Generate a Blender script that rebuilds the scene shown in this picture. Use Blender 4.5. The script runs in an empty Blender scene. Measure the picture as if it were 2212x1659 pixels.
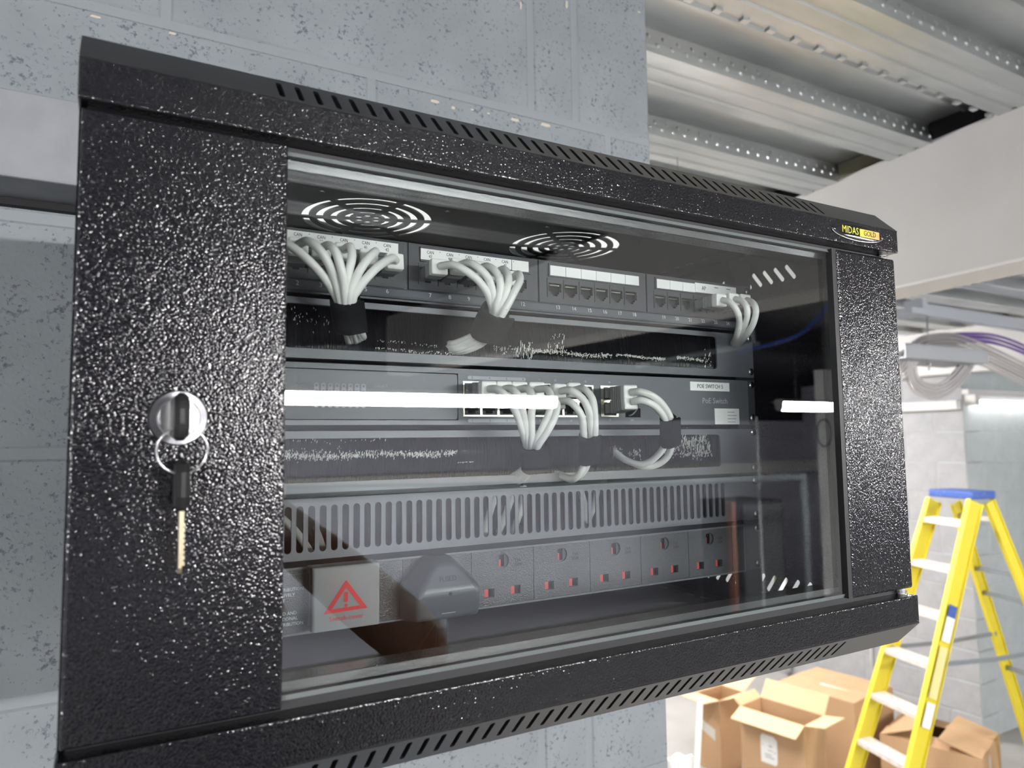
import bpy, bmesh, math, random
from mathutils import Vector, Matrix

# ------------------------------------------------------------------ scene basics
random.seed(7)
SC = bpy.context.scene
COL = SC.collection
S = 0.001                       # everything below is written in millimetres
V = Vector

# camera: position and axes solved from the rack's known dimensions (x right, y into the wall, z up)
CAM_P = V((-288.47, -476.83, 7.79))
F_PX, CX, CY = 1545.0, 1106.0, 829.5
_a, _b, _c = 0.51206, 0.07966, -0.013656
W_ = V((math.sin(_a) * math.cos(_b), math.cos(_a) * math.cos(_b), math.sin(_b)))
_r0 = V((math.cos(_a), -math.sin(_a), 0)); _u0 = _r0.cross(W_)
R_ = _r0 * math.cos(_c) + _u0 * math.sin(_c)
U_ = -_r0 * math.sin(_c) + _u0 * math.cos(_c)
cam_d = bpy.data.cameras.new('camera'); cam = bpy.data.objects.new('camera', cam_d); COL.objects.link(cam)
cam_d.sensor_width = 36.0; cam_d.lens = F_PX / 2212 * 36.0
cam_d.clip_start = 0.01; cam_d.clip_end = 60
cam_d.dof.use_dof = True; cam_d.dof.focus_distance = 0.56; cam_d.dof.aperture_fstop = 9.0
cam.matrix_world = Matrix(((R_.x, U_.x, -W_.x, CAM_P.x * S), (R_.y, U_.y, -W_.y, CAM_P.y * S),
                           (R_.z, U_.z, -W_.z, CAM_P.z * S), (0, 0, 0, 1)))
SC.camera = cam
wd = bpy.data.worlds.new('world'); SC.world = wd; wd.use_nodes = True
wd.node_tree.nodes['Background'].inputs[0].default_value = (0.75, 0.8, 0.9, 1)
wd.node_tree.nodes['Background'].inputs[1].default_value = 0.05
vs = SC.view_settings
vs.view_transform = 'Standard'; vs.look = 'None'; vs.gamma = 1; vs.use_curve_mapping = False
vs.exposure = 0.0
SC.cycles.use_denoising = True
SC.cycles.max_bounces = 8; SC.cycles.diffuse_bounces = 4; SC.cycles.glossy_bounces = 4
SC.cycles.transparent_max_bounces = 24; SC.cycles.sample_clamp_indirect = 6.0
SC.cycles.caustics_reflective = False; SC.cycles.caustics_refractive = False
GLASS_F0 = 0.078                # reflectance of each face of the door glass
LIGHT_E = 325.0                  # brightness of the LED battens (the room's only lamps)

def ray(px, py):
    return W_ + R_ * ((px - CX) / F_PX) - U_ * ((py - CY) / F_PX)
def at(px, py, y):               # pixel of the 2212x1659 photograph at a known depth y
    d = ray(px, py); return CAM_P + d * ((y - CAM_P.y) / d.y)
def at_z(px, py, z):
    d = ray(px, py); return CAM_P + d * ((z - CAM_P.z) / d.z)
def at_x(px, py, x):
    d = ray(px, py); return CAM_P + d * ((x - CAM_P.x) / d.x)
def at_plane(px, py, p0, n):
    d = ray(px, py); return CAM_P + d * ((p0 - CAM_P).dot(n) / d.dot(n))
def mirrored(px, py, yr):        # a thing seen reflected in the glass (plane y=-102), standing at depth yr
    q = at(px, py, -204 - yr); return V((q.x, yr, q.z))

# ------------------------------------------------------------------ materials
def mat(name, col, rough=0.5, metal=0.0, spec=0.5, **k):
    m = bpy.data.materials.new(name); m.use_nodes = True
    b = m.node_tree.nodes['Principled BSDF']
    b.inputs['Base Color'].default_value = (*col, 1); b.inputs['Roughness'].default_value = rough
    b.inputs['Metallic'].default_value = metal; b.inputs['Specular IOR Level'].default_value = spec
    for kk, v in k.items(): b.inputs[kk].default_value = v
    return m
def nt(m): return m.node_tree, m.node_tree.nodes, m.node_tree.links, m.node_tree.nodes['Principled BSDF']
def add_bump(m, scale, strength, dist, kind='noise', detail=2.0, coord='Object', rough=0.5):
    t, n, l, b = nt(m)
    tc = n.new('ShaderNodeTexCoord')
    if kind == 'noise':
        x = n.new('ShaderNodeTexNoise'); x.inputs['Scale'].default_value = scale; x.inputs['Detail'].default_value = detail
        x.inputs['Roughness'].default_value = rough; out = x.outputs['Fac']
    else:
        x = n.new('ShaderNodeTexVoronoi'); x.feature = 'SMOOTH_F1'; x.inputs['Scale'].default_value = scale; out = x.outputs['Distance']
    l.new(tc.outputs[coord], x.inputs['Vector'])
    bp = n.new('ShaderNodeBump'); bp.inputs['Strength'].default_value = strength; bp.inputs['Distance'].default_value = dist
    l.new(out, bp.inputs['Height']); l.new(bp.outputs['Normal'], b.inputs['Normal'])
    return m
def add_mottle(m, scale, c2, lo=0.4, hi=0.6, detail=4.0, stretch=None):
    """blend the base colour towards c2 by a noise"""
    t, n, l, b = nt(m)
    c1 = tuple(b.inputs['Base Color'].default_value)
    tc = n.new('ShaderNodeTexCoord'); x = n.new('ShaderNodeTexNoise')
    x.inputs['Scale'].default_value = scale; x.inputs['Detail'].default_value = detail
    if stretch:
        mp = n.new('ShaderNodeMapping'); mp.inputs['Scale'].default_value = stretch
        l.new(tc.outputs['Object'], mp.inputs['Vector']); l.new(mp.outputs[0], x.inputs['Vector'])
    else: l.new(tc.outputs['Object'], x.inputs['Vector'])
    r = n.new('ShaderNodeValToRGB'); r.color_ramp.elements[0].position = lo; r.color_ramp.elements[1].position = hi
    r.color_ramp.elements[0].color = c1; r.color_ramp.elements[1].color = (*c2, 1)
    l.new(x.outputs['Fac'], r.inputs[0])
    src = b.inputs['Base Color'].links[0].from_socket if b.inputs['Base Color'].links else None
    l.new(r.outputs[0], b.inputs['Base Color'])
    return m
def emit(name, col, e):
    m = bpy.data.materials.new(name); m.use_nodes = True
    n = m.node_tree.nodes; n.clear()
    o = n.new('ShaderNodeOutputMaterial'); x = n.new('ShaderNodeEmission')
    x.inputs[0].default_value = (*col, 1); x.inputs[1].default_value = e
    m.node_tree.links.new(x.outputs[0], o.inputs[0]); return m

def textured_black(name, height, rough, spec=0.5):
    """hammered black powder coat: rounded pebbles about 1.5 mm across"""
    m = mat(name, (0.008, 0.008, 0.0105), rough, spec=spec)
    t, n, l, b = nt(m)
    tc = n.new('ShaderNodeTexCoord')
    x = n.new('ShaderNodeTexNoise'); x.inputs['Scale'].default_value = 600; x.inputs['Detail'].default_value = 1.0
    v = n.new('ShaderNodeTexVoronoi'); v.feature = 'SMOOTH_F1'; v.inputs['Scale'].default_value = 800; v.inputs['Smoothness'].default_value = 0.5
    l.new(tc.outputs['Object'], x.inputs['Vector']); l.new(tc.outputs['Object'], v.inputs['Vector'])
    ad = n.new('ShaderNodeMath'); ad.operation = 'MULTIPLY_ADD'; ad.inputs[1].default_value = -0.9
    l.new(v.outputs['Distance'], ad.inputs[0]); l.new(x.outputs['Fac'], ad.inputs[2])
    bp = n.new('ShaderNodeBump'); bp.inputs['Strength'].default_value = 1.0; bp.inputs['Distance'].default_value = height
    l.new(ad.outputs[0], bp.inputs['Height']); l.new(bp.outputs['Normal'], b.inputs['Normal'])
    return m

M = {}
M['coat'] = textured_black('textured black paint', 0.00021, 0.12)
M['coat_fine'] = textured_black('fine black paint', 0.00005, 0.30, 0.8)
M['inner'] = add_bump(mat('cabinet inside paint', (0.018, 0.019, 0.022), 0.5), 300, 0.15, 0.0005)
M['panel'] = mat('rack panel paint', (0.055, 0.057, 0.064), 0.42)
M['panel2'] = mat('blanking panel paint', (0.135, 0.14, 0.155), 0.42)
M['black'] = mat('black plastic', (0.012, 0.012, 0.013), 0.45)
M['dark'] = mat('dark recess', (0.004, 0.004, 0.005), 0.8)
M['frame'] = mat('module plastic', (0.042, 0.044, 0.05), 0.5)
M['pdu'] = add_bump(mat('spark eroded plastic', (0.06, 0.062, 0.066), 0.3), 1100, 1.0, 0.0004, detail=1.0)
M['red'] = mat('red shutter', (0.62, 0.05, 0.035), 0.4)
M['white'] = mat('paper label', (0.86, 0.86, 0.84), 0.6)
M['ink'] = mat('black ink', (0.015, 0.015, 0.018), 0.6)
M['print'] = mat('white print', (0.8, 0.82, 0.85), 0.6)
M['print_dim'] = mat('grey print', (0.42, 0.43, 0.47), 0.6)
M['cable'] = mat('pale grey cable', (0.8, 0.8, 0.77), 0.42)
M['boot'] = mat('grey boot', (0.3, 0.3, 0.3), 0.5)
M['cap'] = mat('white boot cap', (0.85, 0.85, 0.82), 0.45)
M['plugclear'] = mat('clear plug', (0.16, 0.17, 0.19), 0.25)
M['bluemark'] = mat('blue cable print', (0.12, 0.16, 0.42), 0.6)
M['velcro'] = add_bump(mat('hook and loop tape', (0.014, 0.014, 0.016), 0.95, spec=0.1), 2500, 0.8, 0.0006)
M['bristle'] = mat('nylon bristle', (0.005, 0.005, 0.006), 0.12, spec=0.25)
M['frayed'] = mat('pale frayed bristle ends', (0.8, 0.8, 0.74), 0.4)  # lamp glints of the brush strips, put in as pale colour
M['steel'] = mat('bright steel', (0.72, 0.72, 0.72), 0.22, 1.0)
M['chrome'] = mat('chrome', (0.8, 0.8, 0.8), 0.08, 1.0)
M['gold'] = mat('brass shield', (0.75, 0.72, 0.6), 0.3, 1.0)
M['keyblade'] = mat('nickel brass blade', (0.72, 0.62, 0.42), 0.3, 1.0)
M['plugbody'] = mat('plug plastic', (0.06, 0.068, 0.075), 0.36)
M['cover'] = mat('clear plastic', (0.75, 0.75, 0.74), 0.25, alpha=1.0) if False else mat('clear plastic', (0.48, 0.48, 0.48), 0.2)
t_, n_, l_, b_ = nt(M['cover']); b_.inputs['Alpha'].default_value = 0.5
M['redprint'] = mat('red print', (0.62, 0.02, 0.025), 0.5)
M['yellow'] = mat('yellow fibreglass', (0.74, 0.62, 0.045), 0.4)
M['alu'] = add_mottle(mat('ladder tread', (0.68, 0.60, 0.55), 0.5, 0.1), 25, (0.8, 0.74, 0.7), 0.4, 0.65)
M['bluecap'] = add_mottle(mat('blue plastic', (0.045, 0.10, 0.36), 0.5), 60, (0.09, 0.16, 0.42), 0.55, 0.7)
M['card'] = add_mottle(mat('cardboard', (0.50, 0.315, 0.175), 0.8), 6, (0.54, 0.345, 0.195), 0.4, 0.7)
M['card_in'] = mat('cardboard inside', (0.68, 0.49, 0.29), 0.8)
M['tape'] = mat('parcel tape', (0.62, 0.58, 0.52), 0.3)
M['foam'] = add_bump(mat('white packing', (0.82, 0.79, 0.77), 0.6), 20, 0.5, 0.01)
M['whitepaint'] = mat('white paint', (0.66, 0.65, 0.635), 0.5)
M['beam'] = add_mottle(mat('boxed beam board', (0.57, 0.558, 0.54), 0.8), 3, (0.61, 0.597, 0.58), 0.35, 0.65)
M['beam_under'] = mat('beam underside board', (0.74, 0.725, 0.7), 0.8)
M['galv'] = add_mottle(mat('galvanised steel', (0.70, 0.72, 0.73), 0.31, 0.85), 14, (0.56, 0.59, 0.60), 0.35, 0.65, stretch=(0.25, 1, 1))
M['galv2'] = mat('galvanised channel', (0.45, 0.48, 0.53), 0.45, 0.5)
M['concrete'] = add_mottle(mat('screed floor', (0.3, 0.29, 0.27), 0.7), 3, (0.36, 0.35, 0.33), 0.35, 0.65)
M['plaster'] = mat('white plaster', (0.72, 0.7, 0.68), 0.8)
M['rear'] = add_mottle(mat('grey rear wall', (0.44, 0.445, 0.51), 0.8), 0.8, (0.51, 0.515, 0.59), 0.4, 0.6)
M['mortar'] = add_bump(mat('painted mortar', (0.225, 0.248, 0.265), 0.75), 120, 0.4, 0.002)
M['trunk'] = add_mottle(mat('painted trunking', (0.22, 0.228, 0.25), 0.5), 30, (0.25, 0.258, 0.28), 0.4, 0.7)
M['purple'] = mat('purple cable', (0.13, 0.05, 0.3), 0.4)
M['bundle'] = mat('grey data cable', (0.42, 0.405, 0.405), 0.5)
M['skin'] = mat('brown skin', (0.2, 0.085, 0.045), 0.5)
M['shirt'] = mat('dark shirt', (0.012, 0.013, 0.018), 0.9)
M['trouser'] = mat('dark trousers', (0.02, 0.02, 0.025), 0.9)
M['hair'] = mat('black hair', (0.008, 0.007, 0.006), 0.6)
M['green'] = mat('green yellow earth wire', (0.3, 0.36, 0.03), 0.4)
M['copper'] = mat('primed post', (0.24, 0.115, 0.085), 0.6)
M['bluecable'] = mat('blue cable', (0.02, 0.06, 0.35), 0.4)
M['greypipe'] = mat('grey pipe', (0.3, 0.33, 0.35), 0.35, 0.6)
M['led'] = emit('LED diffuser', (1.0, 0.985, 0.97), LIGHT_E)
M['led_far'] = emit('LED diffuser far', (1.0, 0.97, 0.94), LIGHT_E * 0.4)
M['led_mid'] = emit('LED diffuser mid', (1.0, 0.97, 0.94), LIGHT_E * 0.6)
M['led_low'] = emit('LED diffuser dim', (1.0, 0.97, 0.94), LIGHT_E * 0.10)
M['led_glow'] = emit('LED diffuser emergency', (1.0, 0.97, 0.94), LIGHT_E * 0.012)  # output set only for the highlight on the deck
M['lamp_body'] = mat('lamp body', (0.75, 0.76, 0.77), 0.4)

def block_mat(name, c1, c2, pit):
    """painted concrete block: fine mottling and small dark open pores"""
    m = mat(name, c1, 0.7)
    t, n, l, b = nt(m)
    tc = n.new('ShaderNodeTexCoord')
    x = n.new('ShaderNodeTexNoise'); x.inputs['Scale'].default_value = 9; x.inputs['Detail'].default_value = 5
    r = n.new('ShaderNodeValToRGB'); r.color_ramp.elements[0].position = 0.35; r.color_ramp.elements[1].position = 0.68
    r.color_ramp.elements[0].color = (*c1, 1); r.color_ramp.elements[1].color = (*c2, 1)
    p = n.new('ShaderNodeTexNoise'); p.inputs['Scale'].default_value = 210; p.inputs['Detail'].default_value = 3; p.inputs['Roughness'].default_value = 0.6
    q = n.new('ShaderNodeTexNoise'); q.inputs['Scale'].default_value = 22; q.inputs['Detail'].default_value = 2
    mu = n.new('ShaderNodeMath'); mu.operation = 'MULTIPLY_ADD'; mu.inputs[1].default_value = 0.35
    pr = n.new('ShaderNodeValToRGB'); pr.color_ramp.elements[0].position = 0.755; pr.color_ramp.elements[1].position = 0.90
    mx = n.new('ShaderNodeMixRGB'); mx.inputs[2].default_value = (*pit, 1)
    for z in (x, p, q): l.new(tc.outputs['Object'], z.inputs['Vector'])
    l.new(x.outputs['Fac'], r.inputs[0]); l.new(q.outputs['Fac'], mu.inputs[0]); l.new(p.outputs['Fac'], mu.inputs[2])
    l.new(mu.outputs[0], pr.inputs[0]); l.new(pr.outputs[0], mx.inputs[0]); l.new(r.outputs[0], mx.inputs[1])
    l.new(mx.outputs[0], b.inputs['Base Color'])
    g = n.new('ShaderNodeTexNoise'); g.inputs['Scale'].default_value = 240; g.inputs['Detail'].default_value = 3
    l.new(tc.outputs['Object'], g.inputs['Vector'])
    sb = n.new('ShaderNodeMath'); sb.operation = 'MULTIPLY_ADD'; sb.inputs[1].default_value = -1.6
    l.new(pr.outputs[0], sb.inputs[0]); l.new(g.outputs['Fac'], sb.inputs[2])
    bp = n.new('ShaderNodeBump'); bp.inputs['Strength'].default_value = 0.35; bp.inputs['Distance'].default_value = 0.0012
    l.new(sb.outputs[0], bp.inputs['Height']); l.new(bp.outputs['Normal'], b.inputs['Normal'])
    return m
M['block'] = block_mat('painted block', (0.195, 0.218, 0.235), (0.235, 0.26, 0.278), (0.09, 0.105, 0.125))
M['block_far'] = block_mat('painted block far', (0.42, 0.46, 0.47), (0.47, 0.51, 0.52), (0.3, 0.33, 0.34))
M['block_side'] = block_mat('painted block side', (0.36, 0.36, 0.37), (0.41, 0.41, 0.42), (0.25, 0.25, 0.26))  # darker block copy; the side wall's shade is in its colour

# door glass: clear sheet with a reflective surface
g = bpy.data.materials.new('door glass'); g.use_nodes = True
n = g.node_tree.nodes; n.clear(); l = g.node_tree.links
o = n.new('ShaderNodeOutputMaterial'); mx = n.new('ShaderNodeMixShader'); tr = n.new('ShaderNodeBsdfTransparent'); gl = n.new('ShaderNodeBsdfGlossy')
tr.inputs[0].default_value = (0.93, 0.95, 0.95, 1); gl.inputs['Roughness'].default_value = 0.0; gl.inputs[0].default_value = (1, 1, 1, 1)
lw = n.new('ShaderNodeLayerWeight'); lw.inputs['Blend'].default_value = 0.5
pw = n.new('ShaderNodeMath'); pw.operation = 'POWER'; pw.inputs[1].default_value = 5.0
ma = n.new('ShaderNodeMath'); ma.operation = 'MULTIPLY_ADD'; ma.inputs[1].default_value = 0.9; ma.inputs[2].default_value = GLASS_F0
l.new(lw.outputs['Facing'], pw.inputs[0]); l.new(pw.outputs[0], ma.inputs[0])
l.new(ma.outputs[0], mx.inputs[0]); l.new(tr.outputs[0], mx.inputs[1]); l.new(gl.outputs[0], mx.inputs[2]); l.new(mx.outputs[0], o.inputs[0])
M['glass'] = g
M['glass_edge'] = mat('polished glass edge', (0.19, 0.215, 0.215), 0.15)

# ------------------------------------------------------------------ builders
ORG = {}                         # object -> its world origin (mm)
def _link(name, me, m, parent, loc):
    o = bpy.data.objects.new(name, me); COL.objects.link(o)
    if m is not None and me is not None:
        me.materials.clear(); me.materials.append(m)
    o.location = loc * S; ORG[o.name] = loc
    if parent is not None:
        o.parent = parent; o.location = (loc - ORG[parent.name]) * S
    return o
def meshobj(name, vs_, fs, m, parent=None, smooth=False, loc=None):
    vs_ = [V(v) for v in vs_]
    if loc is None:
        if parent is not None: loc = ORG[parent.name]
        else: loc = V((sum(v.x for v in vs_) / len(vs_), sum(v.y for v in vs_) / len(vs_), min(v.z for v in vs_)))
    me = bpy.data.meshes.new(name)
    me.from_pydata([(v - loc) * S for v in vs_], [], fs)
    bm = bmesh.new(); bm.from_mesh(me); bmesh.ops.recalc_face_normals(bm, faces=bm.faces); bm.to_mesh(me); bm.free()
    if smooth: me.polygons.foreach_set('use_smooth', [True] * len(me.polygons))
    return _link(name, me, m, parent, loc)
def thing(name, label, cat, loc, group=None):
    o = bpy.data.objects.new(name, None); COL.objects.link(o); o.empty_display_size = 0.02
    loc = V(loc); o.location = loc * S; ORG[o.name] = loc
    return tag(o, label, cat, group)
def tag(o, label, cat, group=None):
    o['label'] = label; o['category'] = cat
    if group: o['group'] = group
    return o
def structure(o): o['kind'] = 'structure'; return o
def stuff(o): o['kind'] = 'stuff'; return o

class MB:                        # collects several shapes into one mesh
    def __init__(s): s.v = []; s.f = []
    def add(s, vs_, fs):
        k = len(s.v); s.v += [V(v) for v in vs_]; s.f += [tuple(i + k for i in f) for f in fs]; return s
    def box(s, x0, x1, y0, y1, z0, z1):
        return s.add([(x, y, z) for x in (x0, x1) for y in (y0, y1) for z in (z0, z1)],
                     [(0, 1, 3, 2), (4, 6, 7, 5), (0, 4, 5, 1), (2, 3, 7, 6), (0, 2, 6, 4), (1, 5, 7, 3)])
    def obox(s, c, ax, ay, az, hx, hy, hz):
        c, ax, ay, az = V(c), V(ax), V(ay), V(az)
        return s.add([c + ax * (i * hx) + ay * (j * hy) + az * (k * hz) for i in (-1, 1) for j in (-1, 1) for k in (-1, 1)],
                     [(0, 1, 3, 2), (4, 6, 7, 5), (0, 4, 5, 1), (2, 3, 7, 6), (0, 2, 6, 4), (1, 5, 7, 3)])
    def bar(s, a, b, w, h, up=(0, 0, 1)):      # a straight bar from a to b, w wide, h deep along up
        a, b = V(a), V(b); d = (b - a); L = d.length; d.normalize()
        sd = d.cross(V(up))
        if sd.length < 1e-4: sd = d.cross(V((0, 1, 0)))
        sd.normalize(); up = sd.cross(d).normalized()
        return s.obox((a + b) / 2, d, sd, up, L / 2, w / 2, h / 2)
    def tube(s, pts, r, n=10, cap=True):
        pts = [V(p) for p in pts]; rings = []
        t0 = (pts[1] - pts[0]).normalized(); nn = t0.orthogonal().normalized(); k0 = len(s.v)
        for i, p in enumerate(pts):
            t = ((pts[min(i + 1, len(pts) - 1)] - pts[max(i - 1, 0)])).normalized()
            nn = (nn - t * nn.dot(t)).normalized(); bb = t.cross(nn)
            rr = r[i] if isinstance(r, (list, tuple)) else r
            s.v += [p + (nn * math.cos(q) + bb * math.sin(q)) * rr for q in [2 * math.pi * j / n for j in range(n)]]
        for i in range(len(pts) - 1):
            for j in range(n):
                a = k0 + i * n + j; b = k0 + i * n + (j + 1) % n
                s.f.append((a, b, b + n, a + n))
        if cap: s.f.append(tuple(k0 + j for j in range(n))[::-1]); s.f.append(tuple(k0 + (len(pts) - 1) * n + j for j in range(n)))
        return s
    def prism(s, poly, o, u, v, w):            # poly in (u, v) extruded along the vector w
        o, u, v, w = V(o), V(u), V(v), V(w); n = len(poly)
        vs_ = [o + u * a + v * b for a, b in poly]; vs_ += [q + w for q in vs_]
        fs = [tuple(range(n))[::-1], tuple(range(n, 2 * n))] + [(i, (i + 1) % n, (i + 1) % n + n, i + n) for i in range(n)]
        return s.add(vs_, fs)
    def lathe(s, prof, o, axis, n=24):         # prof: (radius, distance along the axis)
        o, axis = V(o), V(axis).normalized(); e = axis.orthogonal().normalized(); g_ = axis.cross(e); k0 = len(s.v)
        for r, h in prof:
            s.v += [o + axis * h + (e * math.cos(q) + g_ * math.sin(q)) * r for q in [2 * math.pi * j / n for j in range(n)]]
        for i in range(len(prof) - 1):
            for j in range(n):
                a = k0 + i * n + j; b = k0 + i * n + (j + 1) % n
                s.f.append((a, b, b + n, a + n))
        s.f.append(tuple(k0 + j for j in range(n))[::-1]); s.f.append(tuple(k0 + (len(prof) - 1) * n + j for j in range(n)))
        return s
    def obj(s, name, m, parent=None, smooth=False, loc=None): return meshobj(name, s.v, s.f, m, parent, smooth, loc)

def bevel(o, w, seg=2, angle=0.6):
    md = o.modifiers.new('bevel', 'BEVEL'); md.width = w * S; md.segments = seg; md.limit_method = 'ANGLE'; md.angle_limit = angle
    md.harden_normals = False
    return o
def autosmooth(o, ang=0.7):
    me = o.data; me.polygons.foreach_set('use_smooth', [True] * len(me.polygons))
    bm = bmesh.new(); bm.from_mesh(me)
    for e in bm.edges:
        if len(e.link_faces) == 2 and e.calc_face_angle(0) > ang: e.smooth = False
    bm.to_mesh(me); bm.free(); return o
def box(name, x0, x1, y0, y1, z0, z1, m, parent=None, bev=0, seg=2):
    o = MB().box(x0, x1, y0, y1, z0, z1).obj(name, m, parent)
    if bev: bevel(o, bev, seg)
    return o
def spline(pts, k=6):            # smooth path through the points
    p = [V(q) for q in pts]; p = [p[0] * 2 - p[1]] + p + [p[-1] * 2 - p[-2]]; out = []
    for i in range(1, len(p) - 2):
        for j in range(k):
            t = j / k
            out.append(0.5 * ((2 * p[i]) + (p[i + 1] - p[i - 1]) * t + (2 * p[i - 1] - 5 * p[i] + 4 * p[i + 1] - p[i + 2]) * t * t
                              + (3 * p[i] - p[i - 1] - 3 * p[i + 1] + p[i + 2]) * t ** 3))
    out.append(p[-2]); return out
def _curve_mesh(cu, o, u, v, name, m, parent, thick):
    tmp = bpy.data.objects.new('tmp', cu); COL.objects.link(tmp)
    me = bpy.data.meshes.new_from_object(tmp)
    bpy.data.objects.remove(tmp); bpy.data.curves.remove(cu)
    o, u, v = V(o), V(u).normalized(), V(v).normalized(); w = u.cross(v)
    vs_ = [o + u * q.co.x + v * q.co.y + w * (q.co.z + thick / 2) for q in me.vertices]
    fs = [tuple(p.vertices) for p in me.polygons]
    bpy.data.meshes.remove(me)
    return vs_, fs
def plate(name, outline, holes, thick, o, u, v, m, parent=None, collect=None):
    """flat sheet with real holes; front face lies on the plane through o, body goes behind it (along -u x v)"""
    cu = bpy.data.curves.new('plate', 'CURVE'); cu.dimensions = '2D'; cu.fill_mode = 'BOTH'; cu.extrude = thick / 2
    for poly in [outline] + list(holes):
        sp = cu.splines.new('POLY'); sp.points.add(len(poly) - 1); sp.use_cyclic_u = True
        for q, (a, b) in zip(sp.points, poly): q.co = (a, b, 0, 1)
    vs_, fs = _curve_mesh(cu, o, u, v, name, m, parent, -thick)
    if collect is not None: return collect.add(vs_, fs)
    return meshobj(name, vs_, fs, m, parent)
def rect(x0, x1, z0, z1): return [(x0, z0), (x1, z0), (x1, z1), (x0, z1)]
def rrect(x0, x1, z0, z1, r, n=4):
    out = []
    for cx_, cz_, a0 in ((x1 - r, z1 - r, 0), (x0 + r, z1 - r, 90), (x0 + r, z0 + r, 180), (x1 - r, z0 + r, 270)):
        out += [(cx_ + r * math.cos(math.radians(a0 + 90 * i / n)), cz_ + r * math.sin(math.radians(a0 + 90 * i / n))) for i in range(n + 1)]
    return out
def slot(a, b, r, n=5):          # stadium from a to b
    ax, ay = a; bx, by = b; t = math.atan2(by - ay, bx - ax); out = []
    for i in range(n + 1): q = t - math.pi / 2 + math.pi * i / n; out.append((bx + r * math.cos(q), by + r * math.sin(q)))
    for i in range(n + 1): q = t + math.pi / 2 + math.pi * i / n; out.append((ax + r * math.cos(q), ay + r * math.sin(q)))
    return out
def circle(x, z, r, n=16): return [(x + r * math.cos(2 * math.pi * i / n), z + r * math.sin(2 * math.pi * i / n)) for i in range(n)]
XU, ZU, YU = V((1, 0, 0)), V((0, 0, 1)), V((0, 1, 0))
def text(name, body, o, size, m, parent, u=XU, v=ZU, align='CENTER', wid=1.0, thick=0.12):
    cu = bpy.data.curves.new('txt', 'FONT'); cu.body = body; cu.size = size; cu.align_x = align; cu.align_y = 'CENTER'; cu.extrude = thick / 2
    cu.resolution_u = 2
    cu.space_line = 0.9
    vs_, fs = _curve_mesh(cu, V((0, 0, 0)), (1, 0, 0), (0, 1, 0), name, m, parent, thick)
    u, v = V(u).normalized(), V(v).normalized(); w = u.cross(v); o = V(o)
    vs_ = [o + u * (q.x * wid) + v * q.y + w * q.z for q in vs_]
    return meshobj(name, vs_, fs, m, parent)
def copy_tree(o, off, label=None):
    c = o.copy(); COL.objects.link(c); c.location = o.location + V(off) * S
    ORG[c.name] = ORG[o.name] + V(off)
    if label: c['label'] = label
    def rec(a, b):
        for ch in list(a.children):
            d = ch.copy(); COL.objects.link(d); d.parent = b; rec(ch, d)
    rec(o, c); return c

FLOOR = -2150.0
exec_parts = []
# ------------------------------------------------------------------ the room
floor_o = structure(box('floor', -4200, 9000, -7200, 8200, FLOOR - 120, FLOOR, M['concrete']))

def block_wall(name, origin, along, out, u0, u1, z0, z1, m_block, m_mortar, thick, joints, course=225, zoff=0, jn=10, proud=1.6, bev=2.5):
    """a wall slab with every block a part; along = direction of the courses, out = its visible face"""
    along, out = V(along), V(out); origin = V(origin)
    mb = MB(); c = origin + along * ((u0 + u1) / 2) - out * (thick / 2) + ZU * ((z0 + z1) / 2)
    mb.obox(c, along, out, ZU, (u1 - u0) / 2, thick / 2, (z1 - z0) / 2)
    w = structure(mb.obj(name, m_mortar)); cache = {}
    k = 0; zz = zoff + math.floor((z0 - zoff) / course) * course
    while zz < z1:
        js = [u0] + sorted(j for j in joints(k, round((zz - zoff) / course)) if u0 + 5 < j < u1 - 5) + [u1]
        za, zb = max(zz + jn / 2, z0), min(zz + course - jn / 2, z1)
        if zb - za > 15:
            for a, b in zip(js[:-1], js[1:]):
                ja = 0 if a == u0 else jn / 2; jb = 0 if b == u1 else jn / 2
                lx, lz = b - jb - a - ja, zb - za
                key = (round(lx), round(lz))
                pos = origin + along * (a + ja + lx / 2) + ZU * (za + lz / 2)
                if key in cache:
                    o = cache[key].copy(); COL.objects.link(o)
                else:
                    mm = MB(); h = bev
                    P = [(-lx / 2, -3, -lz / 2), (lx / 2, -3, -lz / 2), (lx / 2, -3, lz / 2), (-lx / 2, -3, lz / 2)]
                    Q = [(-lx / 2, proud - h * .6, -lz / 2), (lx / 2, proud - h * .6, -lz / 2), (lx / 2, proud - h * .6, lz / 2), (-lx / 2, proud - h * .6, lz / 2)]
                    T = [(-lx / 2 + h, proud, -lz / 2 + h), (lx / 2 - h, proud, -lz / 2 + h), (lx / 2 - h, proud, lz / 2 - h), (-lx / 2 + h, proud, lz / 2 - h)]
                    vs_ = [along * x + out * y + ZU * z for x, y, z in P + Q + T]
                    fs = [(8, 9, 10, 11)] + [(i, (i + 1) % 4, (i + 1) % 4 + 4, i + 4) for i in range(4)] + [(i + 4, (i + 1) % 4 + 4, (i + 1) % 4 + 8, i + 8) for i in range(4)]
                    me = bpy.data.meshes.new('block'); me.from_pydata([q * S for q in vs_], [], fs)
                    bm = bmesh.new(); bm.from_mesh(me); bmesh.ops.recalc_face_normals(bm, faces=bm.faces); bm.to_mesh(me); bm.free()
                    me.materials.append(m_block); o = bpy.data.objects.new('block', me); COL.objects.link(o); cache[key] = o
                o.parent = w; o.location = (pos - ORG[w.name]) * S; ORG[o.name] = pos
        zz += course; k += 1
    return w

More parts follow.
